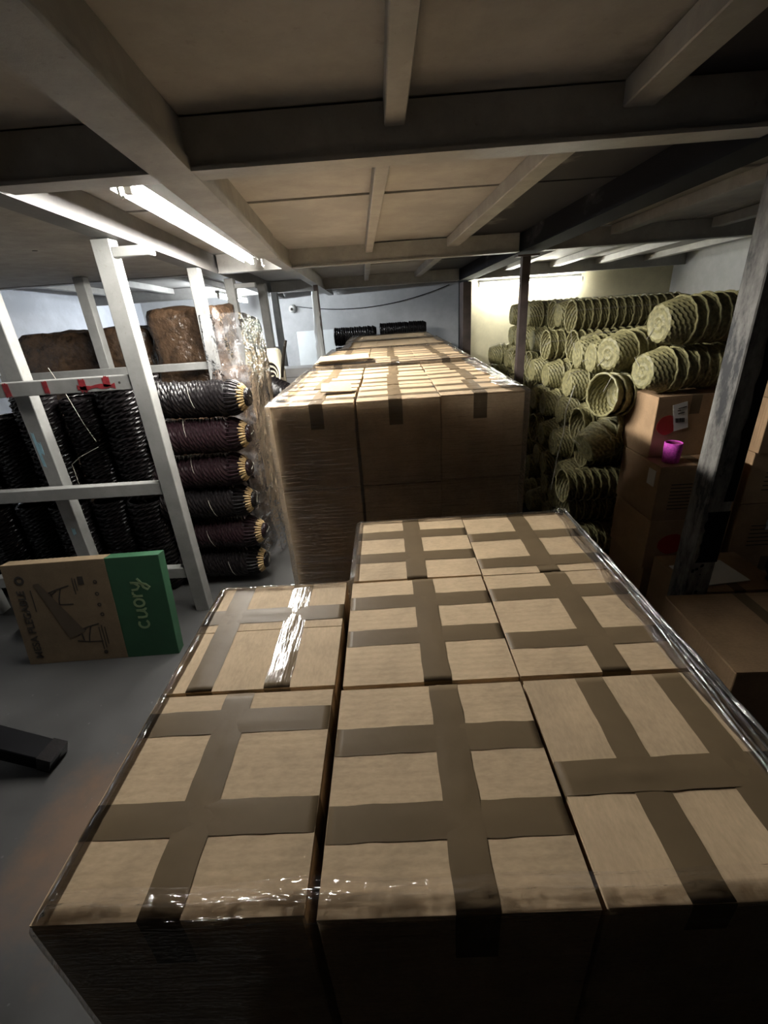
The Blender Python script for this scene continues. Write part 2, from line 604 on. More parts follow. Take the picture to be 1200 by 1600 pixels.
# cross beams in spans between the longitudinal ones
LX = lambda y: -0.385 - 0.075 * y - 0.06      # big beam centre line
L2 = lambda y: -1.05 - 0.05 * y               # second beam over the left posts
RX = lambda y: 1.26 - 0.045 * y               # blackened beam over the right posts
nm = {-0.6: 'behind the viewer', 1.56: 'nearest the viewer', 3.76: 'second from the viewer', 5.92: 'farthest back'}
for y in (-0.6, 1.56, 3.76, 5.92):
    wL = (LX(y) + .05) if y < 3.2 else (L2(y) + .06)
    steel_beam('x', (y, wL, RX(y) - .09), 'paint', f'white painted cross beam over the carton aisle, {nm[y]}')
    if y < 3.2:
        steel_beam('x', (y, L2(y) + .06, LX(y) - .05), 'paint', f'short white cross beam left of the lit tube, {nm[y]}')
    steel_beam('x', (y, XL + .01, L2(y) - .06), 'paint', f'white cross beam above the left rack, {nm[y]}')
    steel_beam('x', (y, RX(y) + .09, XR - .01), 'paint', f'white cross beam over the right bay, {nm[y]}')
steel_beam('y', (LX(-2.1), -2.1, LX(3.16), 3.16, .115), 'paint', 'wide grey-white beam running from the upper left corner beside the lit tube')
steel_beam('y', (LX(3.16) + .01, 3.17, -.70, 6.9, .07), 'paint', 'narrow beam continuing behind the wide beam to the wrapped post')
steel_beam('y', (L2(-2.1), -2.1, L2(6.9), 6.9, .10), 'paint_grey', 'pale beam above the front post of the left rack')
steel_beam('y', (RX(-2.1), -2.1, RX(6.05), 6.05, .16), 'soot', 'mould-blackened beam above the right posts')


def joist(x0, y0, x1, y1, wd, label, mat='paint', ob=.06):
    b = MB()
    beam_y(b, x0, y0, x1, y1, wd, ob, .119)
    return one('ceiling_joist', b, mat, label, 'joist', bevel=.003)


joist(.085, -.54, .06, 1.515, .055, 'joist at top centre, ending on the nearest cross beam')
joist(.04, 1.605, -.075, 3.715, .05, 'joist in the middle between the nearest and second cross beams')
joist(-.08, 3.805, -.17, 5.875, .05, 'joist in the middle behind the second cross beam')
joist(.62, -.54, .70, 1.515, .085, 'wide joist at upper right, ending on the nearest cross beam')
joist(.635, 1.605, .525, 3.715, .085, 'wide joist right of centre between the nearest and second cross beams')
joist(.52, 3.805, .42, 5.875, .07, 'joist right of centre behind the second cross beam')
for k, x in enumerate((1.75, 2.45, 3.1)):
    joist(x + .03, 1.62, x - .08, 3.70, .08, f'{ORD[k]} joist right of the blackened beam, before the bay')
for k, x in enumerate((1.45, 1.98, 2.5, 3.05)):
    joist(x + .1, 3.82, x, 5.87, .09, f'brightly lit joist over the right bay, {ORD[k]} from the thin post')
for k, x in enumerate((-1.75, -2.4, -2.95)):
    joist(x, 3.82, x - .05, 5.87, .06, f'lit joist over the far left bay, {ORD[k]} from the aisle')

# dark board under the deck over the left rack
b = MB()
b.hexa([(x, y, zb(y) + dz) for dz in (.002, .02) for x, y in ((XL + .02, 1.63), (L2(1.63) - .055, 1.63), (L2(3.69) - .055, 3.69), (XL + .02, 3.69))])
o = one('plywood_sheet', b, 'card_grey', 'dark grey board overhead above the left rack', 'board')
for x, y in ((-1.62, 2.45), (-2.05, 2.7)):
    b = MB(); b.lathe([(0.0005, -.0012), (.012, -.0012), (.012, .001)], 12)
    link('hole', b.mesh('hole', 'ink'), o, (x, y, zb(y) + .002))


# ------------------------------------------------------------------ lamps
def tube_lamp(p0, p1, glow, label, housing_up=.035, hw=.02, hmat='fixture_white', lips=()):
    p0, p1 = V(p0), V(p1)
    o = empty('tube_lamp', p0)
    tag(o, label, 'lamp')
    d = (p1 - p0)
    q0, q1 = V((0, 0, 0)), d
    n = d.normalized()
    b = MB(); b.tube([q0 + n * .03, q1 - n * .03], .0135, 14); b.build('tube', glow, o, smooth=True)
    sd = n.cross(V((0, 0, 1))).normalized()
    b = MB()
    u = V((0, 0, 1))
    for s0, s1 in ((housing_up, housing_up + .028),):
        pts = []
        for z in (s0, s1):
            wd = hw
            for e, sg in ((q0, -1), (q0, 1), (q1, 1), (q1, -1)):
                pts.append(e + sd * sg * wd + u * z)
        b.hexa(pts)
    b.build('housing', hmat, o)
    for sg, low in lips:  # side lips added to keep the tube's light off deck and beam
        b = MB()
        c0, c1 = sg * (hw - .003), sg * hw
        b.hexa([e + sd * c + u * z for z in (low, housing_up + .002) for e, c in ((q0, c0), (q0, c1), (q1, c1), (q1, c0))])
        b.build('added_shield_lip', hmat, o)
    for e in (q0, q1):
        b = MB()
        b.hexa([e + n * a + sd * c + u * z for z in (-.015, housing_up) for a, c in ((.008, -.011), (.028, -.011), (.028, .011), (.008, .011))])
        b.build('lamp_holder', 'holder', o)
    return o


tl = tube_lamp((-.772, 1.69, 1.985), (-.852, 3.42, 1.924), 'glow_left', 'lit fluorescent tube hanging beside the wide beam at upper left', .028, .05, 'fixture', ((1, .004), (-1, -.005)))  # housing widened and lipped to shade the ceiling around the tube
# small hooks at both ends
for dy, z in ((-.02, -.065), (1.75, -.125)):
    b = MB(); b.tube([(-.016, dy, z + .09), (-.016, dy, z + .04), (-.010, dy, z + .032), (-.002, dy, z + .038)], .004, 6)
    b.build('hook', 'holder', tl)
tube_lamp((1.14, 6.0, 1.742), (2.36, 6.0, 1.738), 'glow_bay', 'lit fluorescent tube on the cream wall of the right bay')
tube_lamp((-1.75, 5.35, 1.80), (-1.78, 6.55, 1.765), 'glow_far', 'lit fluorescent tube in the far left bay behind the rack')


# ------------------------------------------------------------------ racks and posts
def post_box(x, y, z0, z1, wx, wy):
    b = MB(); b.box(x - wx / 2, x + wx / 2, y - wy / 2, y + wy / 2, z0, z1)
    return b


rack = empty('storage_rack', (-1.19, 2.27, 0))
tag(rack, 'white painted steel rack frame at left with red marks on its top rail', 'rack')


def rpart(name, mb, mat, par=None, bevel=.003):
    o = mb.build(name, mat, None, bevel=bevel)
    o.parent = par or rack
    o.matrix_parent_inverse = Matrix.Translation(-rack.location) if (par is None) else Matrix.Identity(4)
    return o


pa = rpart('post', post_box(-1.19, 2.27, 0, zb(2.27) + .004 - .012, .08, .075), 'paint_rack')
pb = rpart('post', post_box(-1.84, 2.345, 0, zb(2.38), .08, .07), 'paint_rack')
for x, y, zt in ((-2.52, 2.345, zb(2.38)), (-1.20, 3.30, zb(3.3) - .01), (-1.20, 4.02, zb(4.02) - .01), (-2.02, 3.42, zb(3.455)), (-2.75, 3.42, zb(3.455))):
    rpart('post', post_box(x, y, 0, zt, .07, .07), 'paint_rack')
for z in (1.343, .79, .262):
    r = rpart('rail', (lambda b: (b.box(-3.0, -1.23, 2.245, 2.295, z - .034, z + .034), b)[1])(MB()), 'paint_rack')
    if z > 1.3:
        top_rail = r
for z in (1.30,):
    rpart('rail', (lambda b: (b.box(-2.72, -1.235, 3.29, 3.33, z - .025, z + .025), b)[1])(MB()), 'paint_rack')
# brackets under the beam
rpart('bracket', (lambda b: (b.box(-1.15, -.99, 2.235, 2.30, 1.865, 1.905), b)[1])(MB()), 'paint_rack')
rpart('bracket', (lambda b: (b.box(-1.165, -1.0, 4.0, 4.05, 1.80, 1.835), b)[1])(MB()), 'paint_rack')
# red strokes and blue smears painted on the frame


def blot(pts, y, name, mat, par=None):
    b = MB()
    n = len(pts)
    b.add([(x, y, z) for x, z in pts] + [(x, y - .0012, z) for x, z in pts], [tuple(range(n, 2 * n))[::1]] + [(i, (i + 1) % n, n + (i + 1) % n, n + i) for i in range(n)])
    return rpart(name, b, mat, par, bevel=0)


def ragged(x0, x1, z0, z1, n=8, j=.006):
    top = [(x0 + (x1 - x0) * i / n + random.uniform(-j, j) * .3, z1 + random.uniform(-j, j)) for i in range(n + 1)]
    bot = [(x0 + (x1 - x0) * i / n, z0 + random.uniform(-j, j)) for i in range(n, -1, -1)]
    return bot[::-1] + top[::-1]


for x0, x1, z0, z1 in ((-1.50, -1.315, 1.322, 1.341), (-1.487, -1.455, 1.312, 1.372), (-1.37, -1.335, 1.333, 1.375), (-1.665, -1.64, 1.315, 1.372), (-1.86, -1.83, 1.311, 1.374)):
    tag(blot(ragged(x0, x1, z0, z1), 2.2445, 'red_mark', 'red'), 'smeared red paint stroke')
b = MB(); b.tube([(-1.29, 2.2440, 1.345), (-1.29, 2.2455, 1.345)], .006, 10); rpart('bolt_hole', b, 'ink', bevel=0)
for x0, x1, z0, z1 in ((-1.865, -1.85, .93, 1.12), (-1.85, -1.835, 1.0, 1.06), (-1.85, -1.83, .52, .56)):
    tag(blot(ragged(x0, x1, z0, z1, 5, .008), 2.3095, 'paint_smear', 'blue_stain'), 'faint blue paint smear')

# right posts
pr = empty('steel_post', (1.205, 1.585, 0))
tag(pr, 'scuffed white and black steel post at right in front of the cartons', 'post')
b = MB(); b.box(-.045, .05, -.05, .05, 0, zb(1.585) - .012); b.build('shaft', 'post_worn', pr, bevel=.004)
for z0, z1, x0 in ((.86, 1.60, .016), (.60, .82, -.03)):
    b = MB()
    n = 14
    L_ = [(x0 + .010 * noise.noise((i * .7, z0, 2)), z0 + (z1 - z0) * i / n) for i in range(n + 1)]
    b.add([(x, -.0512, z) for x, z in L_] + [(.0512, -.0512, z) for x, z in L_] + [(.0512, .05, z) for x, z in L_], [(i, n + 1 + i, n + 2 + i, i + 1) for i in range(n)] + [(n + 1 + i, 2 * n + 2 + i, 2 * n + 3 + i, n + 2 + i) for i in range(n)])
    b.build('black_streak', 'black_paint', pr)
for k in range(16):
    z = random.uniform(.05, .6); x = random.uniform(-.035, .035); r = random.uniform(.003, .008)
    b = MB(); b.box(x - r, x + r, -.0508, -.0495, z - r * random.uniform(.8, 2), z + r); b.build('chip', 'black_paint', pr)
b = MB(); b.box(-.03, .03, -.03, .03, 0, zb(3.84) - .012)
o = one('steel_post', b, 'dark_wood', 'thin dark post before the straw baskets, under the bay lamp', 'post'); o.location = (1.085, 3.84, 0)
b = MB(); b.box(-.07, .09, -.05, .05, 0, .012); o2 = b.build('cap_plate', 'dark_wood', o); o2.location = (0, 0, zb(3.84) - .024)
b = MB(); b.box(.965, 1.069, 5.98, 6.24, 0, zb(6.1) - .012)
one('corner_column', b, 'dark_wood', 'dark brown corner column at the left edge of the cream wall', 'column', bevel=.004)
b = MB(); b.box(-1.125, -1.055, 4.565, 4.635, 0, zb(4.6) - .01)
one('steel_post', b, 'paint_rack', 'bright white post in the far left bay, nearer of two', 'post', bevel=.003)
far_f = empty('upright_rack', (-1.2, 5.6, 0)); tag(far_f, 'white upright with cross rail in the far left bay', 'rack')
b = MB(); b.box(-.035, .035, -.035, .035, 0, zb(5.6) - .01); b.build('post', 'paint_rack', far_f, bevel=.003)
b = MB(); b.box(-1.6, -.036, -.02, .02, 1.20, 1.25); b.build('rail', 'paint_rack', far_f, bevel=.003)

wp = empty('wrapped_post', (-.665, 5.1, 0)); tag(wp, 'thin dark post with torn plastic hanging from it behind the pallets', 'post')
b = MB(); b.box(-.022, .022, -.022, .022, 0, zb(5.1) - .01); b.build('post', 'dark_wood', wp)
b = MB()
R, K = 30, 14
vs = []
for i in range(R + 1):
    z = 1.78 - i * .035
    for k in range(K + 1):
        a = PI * .75 + PI * 1.0 * k / K
        rr = .035 + .05 * (i / R) * (0.5 + noise.noise((k * .9, i * .35, 3.1))) + .012 * noise.noise((k * 1.7, i * .8, 9))
        vs.append((rr * math.cos(a) - .015, rr * math.sin(a), z))
b.add(vs, [(i * (K + 1) + k, i * (K + 1) + k + 1, (i + 1) * (K + 1) + k + 1, (i + 1) * (K + 1) + k) for i in range(R) for k in range(K)])
b.build('plastic_wrap', 'foam', wp, smooth=True)

# ------------------------------------------------------------------ cartons
TH = .004


def carton_meshes(w, d, h, key):
    """body, two flaps, tapes; origin at the bottom centre"""
    res = {}
    b = MB()
    b.box(-w / 2, w / 2, -d / 2, d / 2, 0, h - TH)
    res['body'] = b.mesh('carton_body', M_key[key], bevel=.0025)
    for s in (-1, 1):
        b = MB()
        n = 6
        vs = []
        x0, x1 = (-w / 2 + .0005, -.001) if s < 0 else (.001, w / 2 - .0005)
        for zz in (0, 1):
            for i in range(n + 1):
                y = -d / 2 + .001 + (d - .002) * i / n
                for x in (x0, x1):
                    mid = (x > -.01 and x < .01)
                    bow = (.001 * math.sin(PI * i / n) if mid else 0)
                    vs.append((x, y, h - TH + .0002 + zz * TH + bow))
        fs = []
        o = 2 * (n + 1)
        for i in range(n):
            a = 2 * i
            fs += [(a, a + 2, a + 3, a + 1), (o + a, o + a + 1, o + a + 3, o + a + 2), (a, o + a, o + a + 2, a + 2), (a + 1, a + 3, o + a + 3, o + a + 1)]
        fs += [(0, 1, o + 1, o), (2 * n, o + 2 * n, o + 2 * n + 1, 2 * n + 1)]
        b.add(vs, fs)
        res['flap%d' % s] = b.mesh('carton_flap', M_key[key])
    return res


M_key = {'card': 'card', 'dark': 'card_dark', 'grey': 'card_grey'}


def tape_mesh(length, h, wid, drop=.07, wr=.0016, seed=0, lift=.0, mat='tape'):
    """strip along Y over the top of a carton, folded down both ends; origin at the top centre"""
    b = MB()
    path = [(-length / 2 - .0012, -drop + drop * i / 3) for i in range(3)] + [(-length / 2 - .0010, -.003)]
    n = 26
    for i in range(n + 1):
        y = -length / 2 + length * i / n
        path.append((y, .0005 + .0010 * math.sin(PI * i / n) + lift + .35 * wr * (noise.noise((seed * 3.1, i * .45, .5)) + .5 * noise.noise((seed, i * 1.3, 2)))))
    path += [(length / 2 + .0010, -.003)] + [(length / 2 + .0012, -drop * (i + 1) / 3) for i in range(3)]
    K = 6
    vs = []
    for j, (y, z) in enumerate(path):
        for k in range(K + 1):
            x = (k / K - .5) * wid
            edge = max(0, 1 - abs(2 * k / K - 1) ** 2)
            ztop = edge * wr * .9 * noise.noise((k * .55 + seed, j * .35, 7.7)) if 3 < j < len(path) - 4 else 0
            rid = edge * wr * 1.6 * max(0, noise.noise((k * 1.9 + seed * 2, j * .12, 1.7))) if 3 < j < len(path) - 4 else 0
            vs.append((x + .002 * noise.noise((seed, j * .3, 4)), y, z + abs(ztop) + rid))
    b.add(vs, [(j * (K + 1) + k, j * (K + 1) + k + 1, (j + 1) * (K + 1) + k + 1, (j + 1) * (K + 1) + k) for j in range(len(path) - 1) for k in range(K)])
    return b.mesh('tape_strip', mat, smooth=True)


_cache = {}


def cached(key, fn):
    if key not in _cache:
        _cache[key] = fn()
    return _cache[key]


def carton(loc, dims, key, rotz, label, group=None, long_t=(0.0,), cross_t=(-.05, .055), seed=0, tapes=True, name='carton', tilt=(0, 0), cat='carton', wrinkle=.0016, gloss=False):
    """long_t: x offsets of the tapes along local Y; cross_t: y offsets of the tapes along local X"""
    w, d, h = dims
    o = empty(name, loc, (tilt[0], tilt[1], rotz))
    tag(o, label, cat, group)
    me = cached(('c', dims, key), lambda: carton_meshes(w, d, h, key))
    link('body', me['body'], o)
    if tapes is not None:
        link('flap', me['flap-1'], o)
        link('flap', me['flap1'], o)
    if tapes:
        sd = seed % 5
        for y in cross_t:
            t = cached(('tx', w, sd, round(y > 0), wrinkle, gloss), lambda: tape_mesh(w - .002, h, .047, .05, wrinkle * (1.2 if gloss else .5), sd + (y > 0) * 7, 0, 'tape_gloss' if gloss and y < 0 else 'tape'))
            link('tape', t, o, (0, y, h), (0, 0, PI / 2))
        for x in long_t:
            t = cached(('ty', d, sd, round(x > 0), wrinkle), lambda: tape_mesh(d - .002, h, .049, .09, wrinkle, sd + 20 + (x > 0) * 5, .0005))
            link('tape', t, o, (x, 0, h), (0, 0, 0))
    return o


# near stack: three columns, three rows, three layers
W1, D1, H1 = .309, .324, .332
cx = [-.2785, .045, .358]
cy = [.424, .756, 1.088]
colw = ['left', 'middle', 'right']
roww = ['front', 'second', 'back']
g1 = 'cartons of the near stack'
near = {}
spec = {  # (col,row): rotation, long offsets, cross offsets (world frame before rotation)
    (0, 0): (0, (-.008,), (-.05, .105)), (1, 0): (0, (.022,), (-.062, .058)), (2, 0): (PI / 2, (-.015,), (-.088, .042)),
    (0, 1): (PI / 2, (.05,), (-.05, .09)), (1, 1): (0, (.013,), (-.038, .078)), (2, 1): (0, (.012,), (-.07, .082)),
    (1, 2): (0, (.0,), (-.058, .067)), (2, 2): (0, (.005,), (-.108, .03))}
spec[(0, 0)] = (0, (-.008,), (-.051, .103))
for (c, r), (rz, lt, ct) in spec.items():
    dx = random.uniform(-.002, .002)
    yo = .003 if c == 0 else (-.008 if c == 2 and r == 2 else 0)
    extra = {(0, 1): 'with glare on two parallel tapes', (2, 0): 'with two parallel tapes, in shade', (1, 2): 'farthest of its column', (2, 2): 'under glossy film'}.get((c, r), 'taped crosswise')
    carton((cx[c] + dx, cy[r] + yo, 2 * H1 + .002), (W1, D1, H1) if rz == 0 else (D1, W1, H1), 'card', rz + random.uniform(-.006, .006),
           f'carton atop near stack, {colw[c]} column, {roww[r]} row, {extra}', g1, lt, ct, seed=c * 3 + r, tilt=(random.uniform(-.004, .004), random.uniform(-.004, .004)), wrinkle=.0016, gloss=(c, r) == (0, 1))
for l in (0, 1):
    for c in range(3):
        for r in range(3):
            if (c, r) == (0, 2):
                continue
            carton((cx[c], cy[r] + (.003 if c == 0 else 0), l * H1 + .001 * l), (W1, D1, H1), 'card', 0, f'{["bottom", "middle"][l]} layer carton of the near stack, {colw[c]} column, {roww[r]} row', 'lower cartons of the near stack', tapes=None)

# farther stacks
W2, D2, H2 = .301, .322, .3245
stacks = [(1.625, 4, 'second stack', (-.435, -.115, .19, .49), .0), (2.765, 4, 'third stack', (-.42, -.11, .19, .48), .004), (3.87, 4, 'fourth stack', (-.37, -.07, .23, .53), -.012), (4.95, 4, 'fifth stack', (-.39, -.09, .21, .51), -.016)]
for si, (y0, nl, sname, xe, dz) in enumerate(stacks):
    for l in range(nl):
        for c in range(3):
            for r in range(3):
                if l < nl - 1 and c == 1 and r == 1:
                    continue
                top = l == nl - 1
                hh = H2 + dz / 4
                yo = random.uniform(-.004, .004) + (.02 if (si == 0 and c == 2) else 0)
                x = (xe[c] + xe[c + 1]) / 2 + random.uniform(-.003, .003) + (-.004 * (nl - 1 - l) if si == 0 and c == 2 else 0)
                loc = (x, y0 + D2 / 2 + r * (D2 + .004) + yo, l * (hh + .0004))
                if top:
                    lab = f'kraft carton on top of the {sname} back, {colw[c]} column, {["front", "middle", "back"][r]} row'
                    grp = f'top cartons of the {sname}'
                elif r == 0 and si == 0:
                    lab = f'film-wrapped brown carton in front face of the second stack, {colw[c]} column, {ORD[nl - 1 - l]} layer'
                    grp = 'front cartons of the second stack'
                else:
                    lab = f'carton in the {sname} back, {ORD[nl - 1 - l]} layer down, {colw[c]} column, {["front", "middle", "back"][r]} row'
                    grp = f'lower cartons of the {sname}'
                rz = 0
                tl_ = None if not top else (si < 2)
                if r == 0 and si == 0 and not top:
                    tl_ = False
                carton(loc, (W2, D2, round(hh - .004, 5)), 'card' if top else 'dark' if False else 'card', rz + random.uniform(-.006, .006) if top else 0, lab, grp, (random.uniform(-.02, .02),), (-.07, .06), seed=c + r * 2 + si, tapes=tl_,
                       tilt=(random.uniform(-.012, .012), random.uniform(-.01, .01)) if top and r else (0, 0), wrinkle=.003)
# loose flap sticking up on the second stack
b = MB(); b.hexa([(-.06, 0, 0), (.06, 0, .0), (.06, .10, .002), (-.06, .10, .002), (-.06, 0, .003), (.06, 0, .003), (.06, .10, .005), (-.06, .10, .005)])
o = one('cardboard_scrap', b, 'card', 'loose cardboard flap lifted on the second stack, left column', 'cardboard'); o.location = (-.2, 1.80, 1.306); o.rotation_euler = (.16, .05, .1)
for k in range(3):
    b = MB(); b.box(-.15, .15, -.14, .14, 0, .004)
    o = one('cardboard_sheet', b, 'card', f'flat cardboard sheet on the third stack, left column, {["lowest", "middle", "upper"][k]} of three', 'cardboard', 'loose sheets on the third stack')
    o.location = (-.27 + k * .008, 2.915 - k * .012, 1.3105 + k * .009); o.rotation_euler = (0, 0, .03 * k)


# ------------------------------------------------------------------ stretch film
def film_wrap(name, poly, ztop, over, label, seed=0, zbot=0.0, amp=.004, mat='film', step=.012, pleat={}):
    """film skirt round a stack (poly counter-clockwise, already outside the cartons), turned in over the top rim"""
    r = .014
    per = []
    m = len(poly)
    for e in range(m):
        a, b2, c2 = V((*poly[e], 0)), V((*poly[(e + 1) % m], 0)), V((*poly[(e + 2) % m], 0))
        d1, d2 = (b2 - a).normalized(), (c2 - b2).normalized()
        n1, n2 = V((d1.y, -d1.x, 0)), V((d2.y, -d2.x, 0))
        L_ = (b2 - a).length - 2 * r
        n = max(2, int(L_ / step))
        for i in range(n + 1):
            per.append((a + d1 * (r + L_ * i / n), n1, e))
        for k in (1, 2, 3):
            f = k / 4
            nn = (n1 * (1 - f) + n2 * f).normalized()
            q = (b2 - d1 * r) * (1 - f) ** 2 + b2 * 2 * f * (1 - f) + (b2 + d2 * r) * f * f
            per.append((q, nn, e))
    n = len(per)
    zs = [zbot + (ztop - .012 - zbot) * i / 34 for i in range(35)]
    NO = 16
    rows = len(zs) + 5 + NO
    vs = []
    for j in range(rows):
        for i, (p, nn, side) in enumerate(per):
            wob = noise.noise((i * .05 + seed, j * .9 + i * .02, seed * 1.3))
            fine = noise.noise((i * .17, j * 2.3 + i * .05, seed + 5))
            dsp = amp * (.25 + .6 * abs(wob) + .35 * abs(fine))
            if j < len(zs):
                q = p + nn * (dsp * .8)
                z = zs[j]
            elif j < len(zs) + 5:
                a = PI / 2 * (j - len(zs) + 1) / 5
                rr = .010 + .004 * abs(noise.noise((i * .09, seed, 3)))
                q = p + nn * (dsp * .6) - nn * (rr * (1 - math.cos(a)))
                z = ztop - .010 + rr * math.sin(a) + .001
            else:
                k = (j - len(zs) - 4) / NO
                ov = over[side] * (.75 + .5 * noise.noise((i * .06 + 11, seed, 8)))
                q = p - nn * (.014 + max(.004, ov) * k)
                z = ztop + .0048 + amp * abs(noise.noise((i * .22 + seed, k * 4, 2))) + .002 * abs(fine)
                if side in pleat:
                    z += pleat[side] * (1 - .6 * k) * abs(math.sin(k * 7.5 + 2.2 * noise.noise((i * .035, seed, 6)) + .5 * noise.noise((i * .2, k * 2, 6)))) * (.35 + abs(noise.noise((i * .05, 2.2, seed))) * 1.3)
            vs.append((q.x, q.y, z))
    fs = [(j * n + i, j * n + (i + 1) % n, (j + 1) * n + (i + 1) % n, (j + 1) * n + i) for j in range(rows - 1) for i in range(n)]
    b = MB(); b.add(vs, fs)
    return one(name, b, mat, label, 'plastic film', smooth=True)


def rect(x0, x1, y0, y1):
    return [(x0, y0), (x1, y0), (x1, y1), (x0, y1)]


film_wrap('stretch_film', [(-.4355, .259), (.520, .259), (.520, 1.258), (-.120, 1.258), (-.120, .930), (-.4355, .930)], 3 * H1 + .003, {0: .03, 1: .055, 2: .012, 3: .004, 4: .006, 5: .006}, 'clear stretch film around the near stack, creased bright along its right edge', 3, amp=.003, pleat={1: .02, 0: .003})
near_film = [o for o in C.objects if o.name == 'stretch_film'][0]
for q, (dx, dz, rr, y0, y1, fan) in enumerate(((.0, .0, .0055, .20, 1.25, .0), (-.010, .004, .0035, .20, 1.22, -.02), (-.022, .005, .0028, .22, .98, -.05), (-.016, .005, .0025, .22, .80, -.045), (.005, -.008, .004, .22, 1.1, .012))):
    b = MB()
    pts = []
    for i in range(61):
        y = max(.262, y0) + (y1 - max(.262, y0)) * i / 60
        pts.append((.514 + dx + fan * max(0, (.75 - y)) + .003 * noise.noise((y * 9, q, 1)), y, 3 * H1 + .008 + dz + .0025 * noise.noise((y * 14, q, 5))))
    b.tube(pts, [rr * (.6 + .8 * abs(noise.noise((i * .25, q, 3)))) for i in range(61)], 10)
    b.build('gathered_edge', 'film_rope', near_film, smooth=True)
film_wrap('stretch_film', rect(-.443, .503, 1.616, 2.611), 4 * H2 + .006, {0: .012, 1: .10, 2: .02, 3: .07}, 'streaky stretch film wrapped around the second stack', 9, amp=.005, pleat={1: .006, 3: .006})
film_wrap('stretch_film', rect(-.431, .492, 2.756, 3.751), 4 * H2 + .012, {0: .02, 1: .05, 2: .03, 3: .05}, 'stretch film wrapped around the third stack', 14, amp=.004, step=.02)
film_wrap('stretch_film', rect(-.381, .542, 3.860, 4.856), 4 * H2 - .008, {0: .08, 1: .08, 2: .08, 3: .08}, 'stretch film wrapped around the fourth stack', 17, amp=.004, step=.02)
film_wrap('stretch_film', rect(-.401, .522, 4.939, 5.936), 4 * H2 - .012, {0: .1, 1: .1, 2: .1, 3: .1}, 'stretch film wrapped around the fifth stack', 19, amp=.004, step=.02)


# ------------------------------------------------------------------ folding table box leaning on the rack
mt = empty('table_box', (-1.965, 1.835, 0), (-math.radians(9), 0, math.radians(2.0)))
tag(mt, 'flat brown and green folding-table box leaning against the white rack', 'box')
BW, BH, BT = .785, .56, .065
GX = .515
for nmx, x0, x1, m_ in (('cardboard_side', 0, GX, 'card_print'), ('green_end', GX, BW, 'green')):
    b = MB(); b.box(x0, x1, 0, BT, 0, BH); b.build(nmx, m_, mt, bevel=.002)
# lift it so that the rotated lower edge rests on the floor (front lower edge is the pivot)


def on_box(me, name, mat, u, v, rot=PI / 2):
    me.materials.clear()
    me.materials.append(M[mat])
    o = link(name, me, mt, (u, -.0012, v))
    o.rotation_euler = (PI / 2, -rot, 0)
    return o


on_box(text_mesh('MESA PLEGABLE', .054, .0009), 'lettering', 'ink_brown', .082, .035)


def stroke(pts, r, name, mat, par=mt, closed=False):
    """flat printed line on the box face through (u, v) points"""
    b = MB()
    n = len(pts)
    P = [V((p[0], p[1])) for p in pts]
    L_, R_ = [], []
    for i in range(n):
        d = (P[min(i + 1, n - 1)] - P[max(i - 1, 0)]).normalized()
        nn = V((-d.y, d.x)) * r
        L_.append(P[i] + nn); R_.append(P[i] - nn)
    vs = [(p.x, -.001, p.y) for p in L_] + [(p.x, -.001, p.y) for p in R_] + [(p.x, .0005, p.y) for p in L_] + [(p.x, .0005, p.y) for p in R_]
    fs = []
    for i in range(n - 1):
        fs += [(i, i + 1, n + i + 1, n + i), (i, 2 * n + i, 2 * n + i + 1, i + 1), (n + i, n + i + 1, 3 * n + i + 1, 3 * n + i)]
    b.add(vs, fs)
    return b.build(name, mat, par)


def arc(cx_, cy_, rx, ry, a0, a1, n=14):
    return [(cx_ + rx * math.cos(math.radians(a0 + (a1 - a0) * i / n)), cy_ + ry * math.sin(math.radians(a0 + (a1 - a0) * i / n))) for i in range(n + 1)]


# script word "cuory" drawn with strokes in a (s,t) frame and turned to read upwards
def script(pts):
    # s along the word (upwards on the box), t letter height (towards the left)
    return [(.665 - t * .062, .165 + s * .062) for s, t in pts]


letters = [
    arc(.38, .42, .36, .40, 50, 320),                                            # c
    [(1.0, .8), (.98, .4), (1.03, .1), (1.25, 0), (1.5, .15), (1.6, .5), (1.62, .8), (1.62, .3), (1.72, .02), (1.85, .0)],  # u
    arc(2.3, .42, .33, .40, 90, 450, 20),                                        # o
    [(2.9, .0), (2.9, .5), (2.92, .8), (2.95, .55), (3.1, .78), (3.3, .75)],     # r
    [(3.45, .8), (3.5, .35), (3.75, .15), (4.0, .4), (4.1, .8), (4.05, .2), (3.9, -.45), (3.65, -.7), (3.45, -.5), (3.65, -.2), (4.1, -.05), (4.45, .2)]]  # y
for lt in letters:
    stroke(script(lt), .0058, 'lettering', 'lime_ink')
# printed picture: table top, two trestle legs, small marks
b = MB(); b.add([(.135, -.0016, .45), (.245, -.0016, .135), (.335, -.0016, .17), (.165, -.0016, .455)], [(0, 1, 2, 3)]); b.build('printed_table_top', 'card_shade', mt)
for ou, ov in ((.18, .33), (.28, .11)):
    for seg in ([(0, .06), (.07, .085), (.13, .10)], [(.01, .04), (.06, .075)], [(.085, .088), (.065, .03), (.06, .0)], [(.0, .01), (.06, .0), (.13, -.002)], [(.03, .065), (.035, .01)]):
        stroke([(ou + u, ov + v) for u, v in seg], .0035, 'printed_leg', 'ink_brown')
stroke(arc(.075, .475, .018, .018, 0, 360, 18), .006, 'printed_emblem', 'ink_brown')
for u, v in ((.445, .44), (.44, .375), (.438, .315), (.44, .26)):
    stroke(arc(u, v, .008, .008, 0, 360, 8), .003, 'printed_icon', 'ink_brown')
stroke([(.375, .43), (.375, .475)], .014, 'printed_emblem', 'ink_brown')
